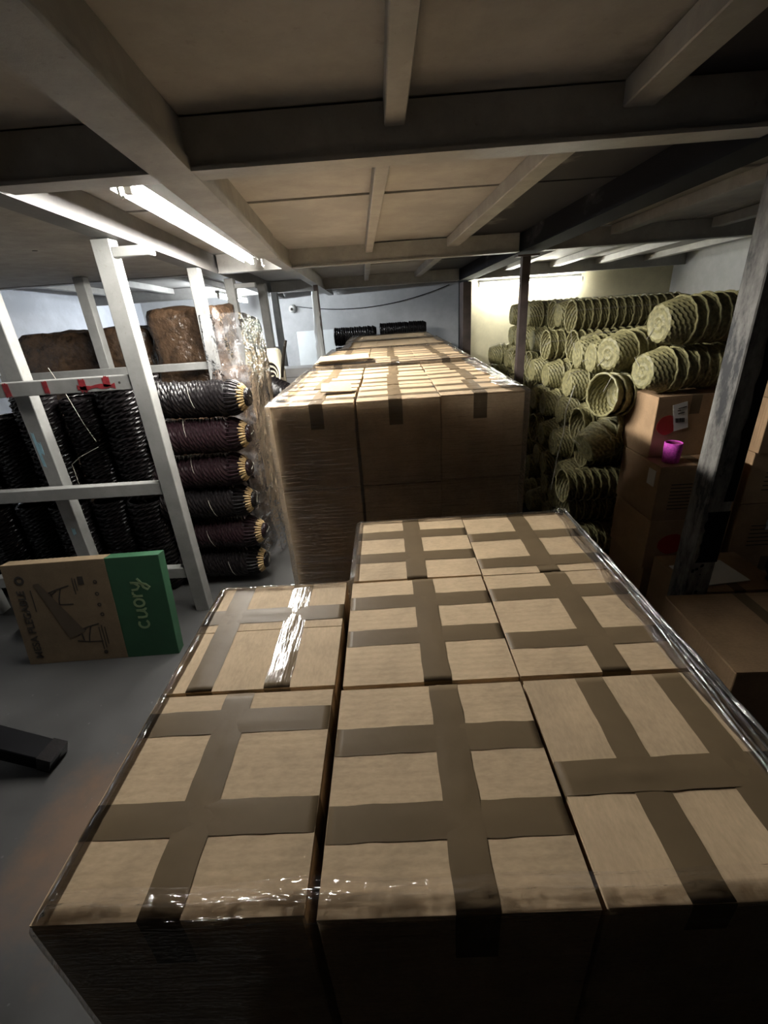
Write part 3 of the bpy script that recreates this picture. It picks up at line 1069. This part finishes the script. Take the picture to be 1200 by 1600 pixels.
for i, (u, v0, v1) in enumerate(((.335, .38, .47), (.348, .40, .465), (.405, .06, .19), (.42, .07, .2), (.435, .09, .19), (.115, .30, .42))):
    stroke([(u, v0), (u, v1)], .0022, 'printed_line', 'ink_brown')
b = MB(); b.tube([(.41, -.001, .045), (.41, .001, .045)], .011, 8); b.build('printed_icon', 'ink_brown', mt)

# ------------------------------------------------------------------ baskets
def straw_basket_mesh():
    b = MB()
    n = 44
    rt, rb_, h = .1, .078, .10
    rows = 10
    prof = [(rb_ + (rt - rb_) * (i / rows) ** .8, h * i / rows) for i in range(rows + 1)]
    b.lathe(prof, n, 0, lambda j, k: .0022 * (1 if (j + k // 2) % 2 else -1))
    bot = [(rb_ * i / 6 + .001, .004 * math.sin(i * 2.3) * .6) for i in range(7)]
    b.lathe(bot, n, 0, lambda j, k: .0016 * (1 if (j + k // 2) % 2 else -1))
    return b.mesh('straw_basket_weave', 'straw')


def straw_rim_mesh():
    b = MB()
    pts = [(.102 * math.cos(a), .102 * math.sin(a), .10 + .0025 * math.sin(a * 13)) for a in [2 * PI * k / 40 for k in range(41)]]
    b.tube(pts, .006, 6, cap=False)
    b2 = MB()
    return b.mesh('straw_rim', 'straw_rim')


SB, SR = straw_basket_mesh(), straw_rim_mesh()


def loop_mesh(r, n=24, thick=.0018, sag=.0):
    b = MB()
    b.tube([((r) * math.cos(a), 0, (r) * math.sin(a)) for a in [2 * PI * k / n for k in range(n + 1)]], thick, 5, cap=False)
    return b


def axis_rot(d):
    return V((0, 0, 1)).rotation_difference(V(d).normalized()).to_euler()


def straw_bundle(pos, d, n, label, group, open_out=False, gap=.05, sc=1.0, roll=0):
    """pos: centre of the outer end; d: direction in which the bundle runs away from that end"""
    o = empty('basket_bundle', pos)
    o.rotation_euler = axis_rot(d)
    o.scale = (sc, sc, sc)
    tag(o, label, 'baskets', group)
    for i in range(n):
        z = i * gap
        if open_out:
            k = link('basket', SB, o, (random.uniform(-.003, .003), random.uniform(-.003, .003), z + .10), (PI, 0, random.uniform(0, 6)))
        else:
            k = link('basket', SB, o, (random.uniform(-.003, .003), random.uniform(-.003, .003), z), (random.uniform(-.04, .04), random.uniform(-.04, .04), random.uniform(0, 6)))
        link('rim', SR, k)
    # twine tied lengthwise round the bundle
    L_ = (n - 1) * gap + .10
    b = MB()
    a = roll
    e = V((math.cos(a), math.sin(a), 0))
    pts = [e * .03 + V((0, 0, -.004)), e * .088 + V((0, 0, -.004)), e * .112 + V((0, 0, .09)), e * .112 + V((0, 0, L_)), e * .03 + V((0, 0, L_ + .006))]
    if open_out:
        pts = [e * .02 + V((0, 0, -.006)), e * .11 + V((0, 0, -.006)), e * .112 + V((0, 0, .05)), e * .112 + V((0, 0, L_)), e * .03 + V((0, 0, L_ + .006))]
    b.tube(pts, .0016, 5)
    b.build('twine', 'string', o)
    return o


PITCH = .205
rng = random.Random(21)
ncol = 13
for c in range(ncol):
    yb_ = 2.67 + c * .216
    top = (7, 7, 7, 8, 8, 8, 8, 8, 8, 7, 6, 5, 5)[c]
    for r in range(top):
        z = .108 + r * .192
        y = yb_ + (.1 if r % 2 else 0) + rng.uniform(-.014, .014)
        x = 1.17 + rng.uniform(-.09, .09) + (.02 * (r - 3) if c < 5 else 0) + (.09 if abs(y - 3.84) < .16 else 0)
        d = (1, .03 + rng.uniform(-.006, .006), rng.uniform(-.008, .008))
        n = 8 if c < 7 else 6
        if r >= 6 and 3 <= c <= 5:
            n = 14
        opened = rng.random() < .33
        straw_bundle((x, y, z), d, n, f'tied bundle of olive straw baskets, {ORD[r]} row up, {ORD[c]} column back from the cartons',
                     'straw basket bundles piled in the right bay', opened, .05 if n < 14 else .055, roll=rng.uniform(0, 6.28))
# big bundles lying on top of the cartons, and the loose ones hanging out of the pile
straw_bundle((1.235, 2.20, 1.45), (1, .10, .03), 12, 'top bundle of straw baskets lying above the labelled carton, base towards the aisle', 'straw bundles on the cartons', False, .052, 1.02, .8)
straw_bundle((1.22, 2.235, 1.238), (1, .12, .02), 7, 'lower bundle of straw baskets lying on the labelled carton, base towards the aisle', 'straw bundles on the cartons', False, .052, 1.0, 2.4)
straw_bundle((1.15, 2.46, 1.30), (1, .35, .05), 6, 'straw bundle leaning out beside the two bundles on the labelled carton', 'straw bundles on the cartons', False, .05, 1.0, 1.1)
straw_bundle((1.13, 2.42, 1.10), (1, .30, -.06), 5, 'straw bundle with an open basket mouth and knotted twine facing the viewer', 'straw bundles on the cartons', True, .05, 1.08, 3.9)
tipped = straw_bundle((1.09, 2.47, .80), (1, .25, .38), 4, 'straw bundle tipped upward beside the dark carton side', 'straw bundles on the cartons', False, .05, 1.05, 2.2)
straw_bundle((1.21, 2.49, .92), (1, .2, 0), 3, 'short straw bundle with a pale rim right behind the labelled carton', 'straw bundles on the cartons', True, .05, .95, 1)
# long hanging twine
b = MB(); b.tube([(1.06, 2.62, 1.12), (1.03, 2.63, .98), (1.04, 2.66, .84), (1.03, 2.70, .66), (1.02, 2.72, .45)], .003, 5)
tw = b.build('twine', 'string')
tw.parent = tipped
tw.matrix_parent_inverse = (Matrix.Translation(tipped.location) @ tipped.rotation_euler.to_matrix().to_4x4() @ Matrix.Diagonal((*tipped.scale, 1))).inverted()


# black willow baskets
def dark_basket_mesh(mat):
    b = MB()
    n = 30
    b.lathe([(.088, 0), (.098, .022), (.104, .036), (.110, .046), (.111, .054), (.104, .060), (.096, .056)], n, 0, lambda j, k: .003 * (1 if (j + k) % 2 else -1))
    return b.mesh('dark_basket_weave', mat)


def dark_end_meshes(mat):
    res = {}
    b = MB()
    n = 26
    for k in range(n):
        a = 2 * PI * k / n
        ca, sa = math.cos(a), math.sin(a)
        b.tube([(.106 * ca, .106 * sa, .012), (.103 * ca, .103 * sa, -.02), (.084 * ca, .084 * sa, -.06)], [.0055, .006, .006], 5)
    res['dark'] = b.mesh('dark_ribs', mat)
    b = MB()
    for k in range(n):
        a = 2 * PI * (k + .5) / n
        ca, sa = math.cos(a), math.sin(a)
        r0 = .086 if k % 2 else .080
        b.tube([(r0 * ca, r0 * sa, -.05 - .012 * (k % 2)), (.070 * ca, .070 * sa, -.078), (.054 * ca, .054 * sa, -.09)], [.005, .0072, .006], 6)
    res['pale'] = b.mesh('pale_rib_ends', 'cut_stick')
    b = MB()
    b.lathe([(.001, -.120), (.036, -.120), (.050, -.114), (.056, -.102), (.054, -.09), (.044, -.08), (.088, .0)], 24, 0, lambda j, k: .0015 * (1 if (j + k) % 2 else -1))
    res['disc'] = b.mesh('dark_disc', mat)
    return res


DB = {m: dark_basket_mesh(m) for m in ('black_wicker', 'plum_wicker')}
DE = {m: dark_end_meshes(m) for m in ('black_wicker', 'plum_wicker')}


def dark_bundle(pos, d, n, label, group, mat='black_wicker', end=True, gap=.027, string=True, sc=1.0):
    o = empty('basket_bundle', pos)
    o.rotation_euler = axis_rot(d)
    o.scale = (sc, sc, sc)
    tag(o, label, 'baskets', group)
    for i in range(n):
        link('basket', DB[mat], o, (random.uniform(-.003, .003), random.uniform(-.003, .003), i * gap), (random.uniform(-.05, .05), random.uniform(-.05, .05), random.uniform(0, 6)))
    if end:
        link('ribs', DE[mat]['dark'], o)
        link('rib_ends', DE[mat]['pale'], o)['label'] = 'pale cut willow ends in a ring'
        link('base_disc', DE[mat]['disc'], o)
    if string:
        b = MB()
        a = random.uniform(-.6, .8)
        e = V((0, 1, 0)) * math.cos(a) + V((1, 0, 0)) * math.sin(a)
        b.tube([e * -.02 + V((0, 0, -.122)), e * .056 + V((0, 0, -.118)), e * .095 + V((0, 0, -.05)), e * .116 + V((0, 0, .02)), e * .118 + V((0, 0, .06))], .0014, 5)
        b.build('string', 'string', o)
        a0, zz = random.uniform(-3.0, -1.2), random.uniform(.14, .3)
        b = MB()
        b.tube([V((.116 * math.cos(t), .116 * math.sin(t), zz + .03 * t)) for t in [(a0 + .14 * k) for k in range(9)]], .0013, 5)
        b.build('string', 'string', o)
    return o


g = 'black basket bundles lying beside the rack post'
heads = ['top', 'second from the top', 'third from the top', 'fourth from the top', 'fifth from the top', 'bottom']
for k, (x, z) in enumerate(((-.885, 1.182), (-.92, .972), (-.955, .762), (-.965, .555), (-.935, .338), (-.96, .122))):
    dark_bundle((x, 2.60, z), (-1, .0 + random.uniform(-.05, .08), random.uniform(-.02, .02)), 17, f'black willow basket bundle, {heads[k]} of the pile right of the rack post', g, 'plum_wicker' if k in (1, 2, 4) else 'black_wicker', True, .027, True, .92)
# bundles standing and lying inside the rack
g = 'black basket bundles inside the left rack'
for k, (x, y) in enumerate(((-1.52, 2.56), (-1.76, 2.60), (-2.0, 2.56), (-2.24, 2.6), (-2.48, 2.58), (-2.73, 2.6))):
    for l in range(2):
        dark_bundle((x + .02 * l, y, .005 + .645 * l), (0, 0, 1), 22 if l == 0 else (23, 21, 22, 18, 22, 20)[k], f'upright black basket bundle in the rack, {ORD[k]} from the post, {["lower", "upper"][l]} one', g, 'black_wicker', False, .0265, False)
for k, (x, y) in enumerate(((-1.50, 2.84), (-1.85, 2.84), (-2.2, 2.84))):
    for l in range(2):
        dark_bundle((x, y, .005 + .66 * l), (0, 0, 1), 23, f'black basket bundle in the back row of the rack, {ORD[k]} from the post, {["lower", "upper"][l]} one', g, 'black_wicker', False, .0265, False)
dark_bundle((-2.12, 2.135, .106), (1, 0, 0), 24, 'black basket bundle lying on the floor behind the leaning table box', None, 'black_wicker', False, .027, False, .93)
# strings hanging in the rack
for pts, lab in (([(-1.74, 2.43, 1.42), (-1.70, 2.43, 1.30), (-1.655, 2.43, 1.12), (-1.62, 2.43, 1.02)], 'thin pale string hanging inside the rack below the red marks'),
                 ([(-1.80, 2.43, .78), (-1.80, 2.43, .90), (-1.74, 2.43, .94), (-1.62, 2.43, .99)], 'bent pale string in the rack above the middle rail'),
                 ([(-1.335, 2.43, 1.40), (-1.33, 2.43, 1.47), (-1.29, 2.43, 1.49), (-1.26, 2.43, 1.48)], 'short looped string at the top rail end')):
    b = MB(); b.tube(pts, .0016, 5); one('string', b, 'string', lab, 'string')

# far black bundles before the back wall
g = 'black basket bundles before the back wall'
for r in range(6):
    for s in range(2):
        dark_bundle((-.10 + s * .64, 6.20 + .02 * (r % 2), .117 + .231 * r + (.02 * s if r == 5 else 0)), (-1, .03, 0), 18 if s == 0 else 20, f'black basket bundle before the back wall, {ORD[r]} row up, {["left", "right"][s]} one', g, 'black_wicker', False, .028, False)


# ------------------------------------------------------------------ bales, plastic, far left things
def lumpy(name, x0, x1, y0, y1, z0, z1, mat, label, cat, seed=0, amp=.03, r=.05, n=(16, 12, 16), group=None, parent=None):
    bm = bmesh.new()
    bmesh.ops.create_cube(bm, size=2)
    bmesh.ops.subdivide_edges(bm, edges=bm.edges[:], cuts=13, use_grid_fill=True)
    c0 = V(((x0 + x1) / 2, (y0 + y1) / 2, (z0 + z1) / 2))
    s = V(((x1 - x0) / 2, (y1 - y0) / 2, (z1 - z0) / 2))
    for v in bm.verts:
        p = v.co.copy()
        q = V((p.x * s.x, p.y * s.y, p.z * s.z))
        inner = V([max(-(s[i] - r), min(s[i] - r, q[i])) for i in range(3)])
        dd = q - inner
        if dd.length > 1e-6:
            q = inner + dd.normalized() * min(r, dd.length)
        nz = noise.noise((p.x * 1.7 + seed, p.y * 1.7, p.z * 1.7)) + .5 * noise.noise((p.x * 4 + seed, p.y * 4, p.z * 4 + 9)) + .25 * noise.noise((p.x * 9 + seed, p.y * 9, p.z * 9))
        k = amp * nz
        q += V((p.x, p.y, p.z * .8)).normalized() * (k - amp * .5)
        q.z = max(q.z, -s.z)
        v.co = q + V((0, 0, s.z))
    me = bpy.data.meshes.new(name)
    bm.to_mesh(me)
    bm.free()
    me.materials.append(M[mat])
    me.polygons.foreach_set('use_smooth', [True] * len(me.polygons))
    o = link(name, me, parent, (c0.x, c0.y, z0))
    if label:
        tag(o, label, cat, group)
    return o


lumpy('wrapped_bale', -1.60, -1.26, 3.0, 3.26, 0, .93, 'bale', 'brown plastic-wrapped bale low behind the right end of the rack', 'bale', 2)
lumpy('wrapped_bale', -1.66, -1.10, 3.36, 3.80, .0, .98, 'bale', 'brown wrapped bale standing on the floor behind the rack rail', 'bale', 31)
lumpy('wrapped_bale', -1.66, -1.12, 3.37, 3.80, .96, 1.69, 'bale', 'shiny brown plastic-wrapped bale high behind the rack post', 'bale', 5, .04)
lumpy('wrapped_bale', -2.72, -2.07, 3.47, 3.85, .0, .9, 'bale', 'brown wrapped bale low at the far left of the rack', 'bale', 8)
lumpy('wrapped_bale', -2.70, -1.70, 3.47, 3.85, .88, 1.585, 'bale', 'dull brown bale on the upper left behind the rack', 'bale', 12, .04)
# tall plastic-covered column right of the rack
lumpy('wrapped_column', -1.13, -.90, 2.93, 3.24, 0, 1.30, 'bale', 'tall brown bundle standing under a clear plastic sheet', 'bundle', 14, .02)


def drape(name, path, z0, z1, mat, label, seed, amp, bulge):
    """hanging sheet: path of (x,y) points, from z1 down to z0"""
    P = [V((x, y, 0)) for x, y in path]
    Ls = [0]
    for i in range(1, len(P)):
        Ls.append(Ls[-1] + (P[i] - P[i - 1]).length)
    K, R = 46, 70
    vs = []
    for j in range(R + 1):
        t = j / R
        for k in range(K + 1):
            s_ = Ls[-1] * k / K
            i = max(q for q in range(len(Ls) - 1) if Ls[q] <= s_ + 1e-9)
            f = (s_ - Ls[i]) / (Ls[i + 1] - Ls[i])
            p = P[i].lerp(P[i + 1], min(1, f))
            d = (P[i + 1] - P[i]).normalized()
            nn = V((-d.y, d.x, 0)) * -1
            w_ = noise.noise((s_ * 14 + seed, t * 3, 1)) + .6 * noise.noise((s_ * 30, t * 9 + seed, 4)) + .5 * abs(noise.noise((s_ * 9, t * 14, seed)))
            z = z1 - (z1 - z0) * t - (.10 * max(0, (k / K) - .45) ** 1 * (1 - t))
            q = p + nn * (amp * w_ + bulge(t))
            vs.append((q.x, q.y, z))
    b = MB(); b.add(vs, [(j * (K + 1) + k, j * (K + 1) + k + 1, (j + 1) * (K + 1) + k + 1, (j + 1) * (K + 1) + k) for j in range(R) for k in range(K)])
    return one(name, b, mat, label, 'plastic sheet', smooth=True)


drape('plastic_sheet', [(-1.06, 2.83), (-.96, 2.82), (-.85, 2.88), (-.83, 3.1), (-.84, 3.32)], .02, 1.62, 'plastic', 'crumpled clear plastic sheet hanging beside the rack, right of the brown bale', 4, .022, lambda t: .018 * math.sin(t * 7))

# things behind the plastic, far left
g = 'stacked support cartons'
for l in range(3):
    carton((-.90, 3.66, l * .3), (.34, .40, .299), 'card', 0, f'carton under the black bundle behind the plastic sheet, {["lowest", "middle", "top"][l]} of three', 'cartons behind the plastic sheet', tapes=None)
dark_bundle((-.755, 3.50, 1.005), (-.55, .8, .10), 11, 'black basket bundle lying behind the plastic sheet, left of the second stack', None, 'black_wicker', False, .028, False, .92)
rb = empty('ring_basket', (-.97, 3.80, 1.13), (math.radians(68), 0, math.radians(-28)))
tag(rb, 'round black and white ringed basket tilted behind the plastic sheet', 'basket')
for k in range(6):
    b = MB()
    rr = .13 - k * .017
    b.tube([(rr * math.cos(a), rr * math.sin(a), -.012 * k) for a in [2 * PI * i / 32 for i in range(33)]], .0088, 6, cap=False)
    b.build('ring', 'black_wicker' if k % 2 else 'cream_cloth', rb, smooth=True)
b = MB(); b.lathe([(.001, -.075), (.05, -.07)], 20); b.build('base_disc', 'black_wicker', rb)
lumpy('cream_sack', -1.16, -.86, 3.86, 4.06, 0, 1.34, 'cream_cloth', 'cream cloth sack standing behind the ringed basket', 'sack', 22, .02)
# black bent strap
b = MB(); b.tube([(-.86, 3.84, 1.12), (-.83, 3.84, 1.26), (-.80, 3.84, 1.36), (-.79, 3.85, 1.40)], .014, 6)
one('black_strap', b, 'black_bag', 'black curved strap sticking up beside the cream sack', 'strap')
# grey case and foam boards farther back
b = MB(); b.box(-1.10, -.72, 4.80, 5.04, 0, 1.08); o = one('grey_case', b, 'grey_case', 'plain grey case standing left of the pallets by the white post', 'case', bevel=.006)
b = MB(); b.box(-1.092, -.728, 4.797, 4.80, .99, .994); b.build('lid_seam', 'ink', o)
fb = empty('foam_board', (-.86, 6.55, 0), (math.radians(-5), 0, 0)); tag(fb, 'white wrapped foam boards leaning on the back wall', 'board')
for k in range(3):
    b = MB(); b.box(-.34 + k * .01, .34 - k * .012, .07 * k, .07 * k + .06, 0, 1.36 - .012 * k); b.build('sheet', 'foam', fb, bevel=.004)
lumpy('cream_sack', -2.6, -1.7, 6.5, 6.9, 0, .9, 'cream_cloth', 'pale sack on the floor of the far left bay', 'sack', 41, .03)

# security camera and wire on the back wall
sc_ = empty('security_camera', (-1.27, 6.995, 1.645)); tag(sc_, 'small white dome camera on the back wall', 'camera')
b = MB(); b.lathe([(.001, 0), (.055, 0), (.055, .02), (.05, .03)], 24); m = b.build('mount', 'paper', sc_, smooth=True); m.rotation_euler = (PI / 2, 0, 0)
b = MB(); b.lathe([(.046, .03), (.044, .05), (.034, .068), (.018, .078), (.001, .08)], 24); m = b.build('dome', 'paper', sc_, smooth=True); m.rotation_euler = (PI / 2, 0, 0)
b = MB(); b.tube([(0, -.076, -.005), (0, -.085, -.007)], .02, 14); b.build('lens', 'ink', sc_)
b = MB()
pts = [(-1.21 + (2.15) * i / 24, 6.985, 1.67 - .26 * (i / 24) * (1 - i / 24) * 1.6 + .14 * (i / 24) ** 2) for i in range(25)]
b.tube(pts, .005, 6)
one('wire', b, 'black_paint', 'thin wire sagging across the back wall', 'wire')

# ------------------------------------------------------------------ right foreground cartons
def rcarton(x0, x1, y0, y1, z0, h, label, rz=0, key='dark', name='carton'):
    w_, d_ = x1 - x0, y1 - y0
    o = carton(((x0 + x1) / 2, (y0 + y1) / 2, z0), (round(w_, 3), round(d_, 3), round(h, 3)), key, rz, label, 'cartons along the right side', (0,), (), seed=int(x0 * 100) % 5)
    return o, w_, d_, h


def face_quad(par, u0, u1, v0, v1, depth, name, mat, rot=0, ragged_=False, side='y', label=None):
    """flat piece on the front (-Y) or left (-X) face; depth = half size of the carton in that direction"""
    c0 = ((u0 + u1) / 2, (v0 + v1) / 2)
    pts = [(u0, v0), (u1, v0), (u1, v1), (u0, v1)]
    if ragged_:
        pts = [(c0[0] + (u1 - u0) / 2 * math.cos(a) * (1 + .18 * math.sin(3 * a + u0 * 9)), c0[1] + (v1 - v0) / 2 * math.sin(a) * (1 + .15 * math.cos(2 * a))) for a in [2 * PI * k / 18 for k in range(18)]]
    cr, sr = math.cos(rot), math.sin(rot)
    pts = [(c0[0] + (u - c0[0]) * cr - (v - c0[1]) * sr, c0[1] + (u - c0[0]) * sr + (v - c0[1]) * cr) for u, v in pts]
    n = len(pts)
    b = MB()
    f = (lambda u, v, t: (u, -depth - t, v)) if side == 'y' else (lambda u, v, t: (-depth - t, -u, v))
    b.add([f(u, v, .0022) for u, v in pts] + [f(u, v, .0) for u, v in pts], [tuple(range(n))] + [(i, n + i, n + (i + 1) % n, (i + 1) % n) for i in range(n)])
    o = b.build(name, mat, par)
    if label:
        o['label'] = label
    return o


cA, wA, dA, hA = rcarton(1.27, 1.66, 2.02, 2.38, .27, .275, 'lower dark brown carton with a red heart mark beside the right post')
face_quad(cA, -.13, -.02, .07, .20, dA / 2, 'red_mark', 'red_paper', .2, True, label='red heart-like mark')
cB, wB, dB, hB = rcarton(1.265, 1.655, 2.015, 2.38, .546, .28, 'dark brown carton with a red mark under the magenta cup')
face_quad(cB, -.015, .07, .12, .25, dB / 2, 'red_mark', 'red_paper', .3, True, label='red paper patch')
face_quad(cB, .09, .15, .17, .25, wB / 2, 'paper_label', 'paper', 0, False, 'x', 'small white label')
for k in range(8):
    face_quad(cB, -.13, -.03, .06 + k * .018, .064 + k * .018, dB / 2, 'printed_line', 'ink_brown')
c0_, w0_, d0_, h0_ = rcarton(1.28, 1.66, 2.02, 2.38, 0, .268, 'floor carton under the red-heart carton at right')
cL, wL, dL, hL = rcarton(1.27, 1.64, 2.16, 2.46, .828, .298, 'kraft carton with a white barcode label and red paper, behind the magenta cup', .03, 'dark')
face_quad(cL, -.098, -.030, .135, .265, dL / 2 + .001, 'shipping_label', 'paper', .22, label='white shipping label')
for k in range(11):
    wk = (.002, .004, .0015, .003)[k % 4]
    face_quad(cL, -.086 + k * .0042, -.086 + k * .0042 + wk * .6, .172, .193, dL / 2 + .0035, 'barcode_bar', 'ink', .22)
for k, (u0, u1) in enumerate(((-.080, -.05), (-.085, -.07), (-.083, -.045))):
    face_quad(cL, u0, u1, .215 + k * .013, .219 + k * .013, dL / 2 + .0035, 'printed_line', 'ink', .22)
face_quad(cL, -.165, -.085, .105, .215, dL / 2, 'red_mark', 'red_paper', .3, True, label='torn red paper patch')
cT, wT, dT, hT = rcarton(1.53, 1.86, 2.40, 2.70, .985, .42, 'plain brown carton standing high behind the top of the right post', .12, 'card')
rcarton(1.67, 2.03, 2.48, 2.80, .0, .49, 'carton on the floor behind the right stack', 0)
rcarton(1.67, 2.03, 2.48, 2.80, .492, .49, 'carton carrying the plain high carton at right', 0)
# tall stack right of the post
zc = 0
for k, (h_, lab) in enumerate(((.30, 'bottom'), (.30, 'second'), (.262, 'third'), (.25, 'fourth'), (.30, 'top'))):
    o, w_, d_, hh = rcarton(1.70, 2.12, 2.03 - .01 * (k % 2), 2.40, zc, h_, f'{lab} brown printed carton of the stack right of the scuffed post', .01 * (k - 2))
    if k in (1, 2, 3):
        for q in range(6):
            face_quad(o, -.13, .12 - .03 * (q % 3), .07 + q * .022, .074 + q * .022, d_ / 2, 'printed_line', 'ink_brown')
    if k == 1:
        face_quad(o, -.06, .05, .16, .215, d_ / 2, 'paper_label', 'paper', .05, label='pale paper label')
    zc += h_ + .001
# magenta cup
mc = empty('plush_cup', (1.345, 2.085, .8275)); tag(mc, 'magenta fuzzy cylinder cup standing on the dark brown carton', 'cup')
b = MB(); b.lathe([(.001, .001), (.036, .001), (.037, .03), (.039, .06), (.040, .094), (.036, .097), (.034, .09)], 28, 0, lambda j, k: .0012 * noise.noise((j * 2, k * 1.3, 1)))
b.build('wall', 'magenta', mc, smooth=True)
b = MB(); b.lathe([(.034, .092), (.033, .03), (.001, .02)], 24); b.build('lining', 'magenta_in', mc, smooth=True)
# low cartons in the right foreground
cM, wM, dM, hM = rcarton(1.06, 1.62, 1.08, 1.50, 0, .47, 'open-topped pale carton low in the right foreground below the post', -.03, 'dark')
cN, wN, dN, hN = rcarton(1.30, 1.70, 1.66, 1.985, 0, .36, 'low carton behind the foot of the right post', .0, 'dark')
face_quad(cN, -.2, -.15, .2, .3, dN / 2, 'printed_line', 'ink_brown')
lumpy('black_bag', 1.63, 2.1, 1.36, 1.78, 0, .55, 'black_bag', 'black plastic bag at the right edge beside the low cartons', 'bag', 51, .04)
b = MB(); b.box(-.07, .07, -.05, .05, 0, .05)
o = one('yellow_tub', b, 'yellow', 'small yellow plastic tub on the black bag at the right edge', 'tub', bevel=.012); o.location = (1.85, 1.62, .535)
b = MB(); b.box(-.13, .13, -.09, .09, 0, .004)
o = one('paper_sheet', b, 'paper', 'pale paper lying on the low carton behind the post', 'paper'); o.location = (1.45, 1.80, .3655); o.rotation_euler = (0, 0, .1)

# black leg at the left edge
lg = empty('trestle', (-1.42, 1.24, 0)); tag(lg, 'black wooden leg end resting on the floor at the left edge', 'trestle')
b = MB()
b.hexa([(-.01, -.035, 0.0), (.0, .055, 0.0), (-1.0, .16, .30), (-1.0, .06, .30), (.015, -.035, .06), (.025, .055, .06), (-.98, .16, .38), (-.98, .06, .38)])
b.build('beam', 'black_paint', lg, bevel=.003)
b = MB(); b.hexa([(-.012, -.037, 0.0), (.002, .057, 0.0), (-.05, .06, .0165), (-.06, -.032, .0165), (.017, -.037, .062), (.027, .057, .062), (-.03, .063, .078), (-.04, -.03, .078)])
b.build('end_cap', 'black_wicker', lg)
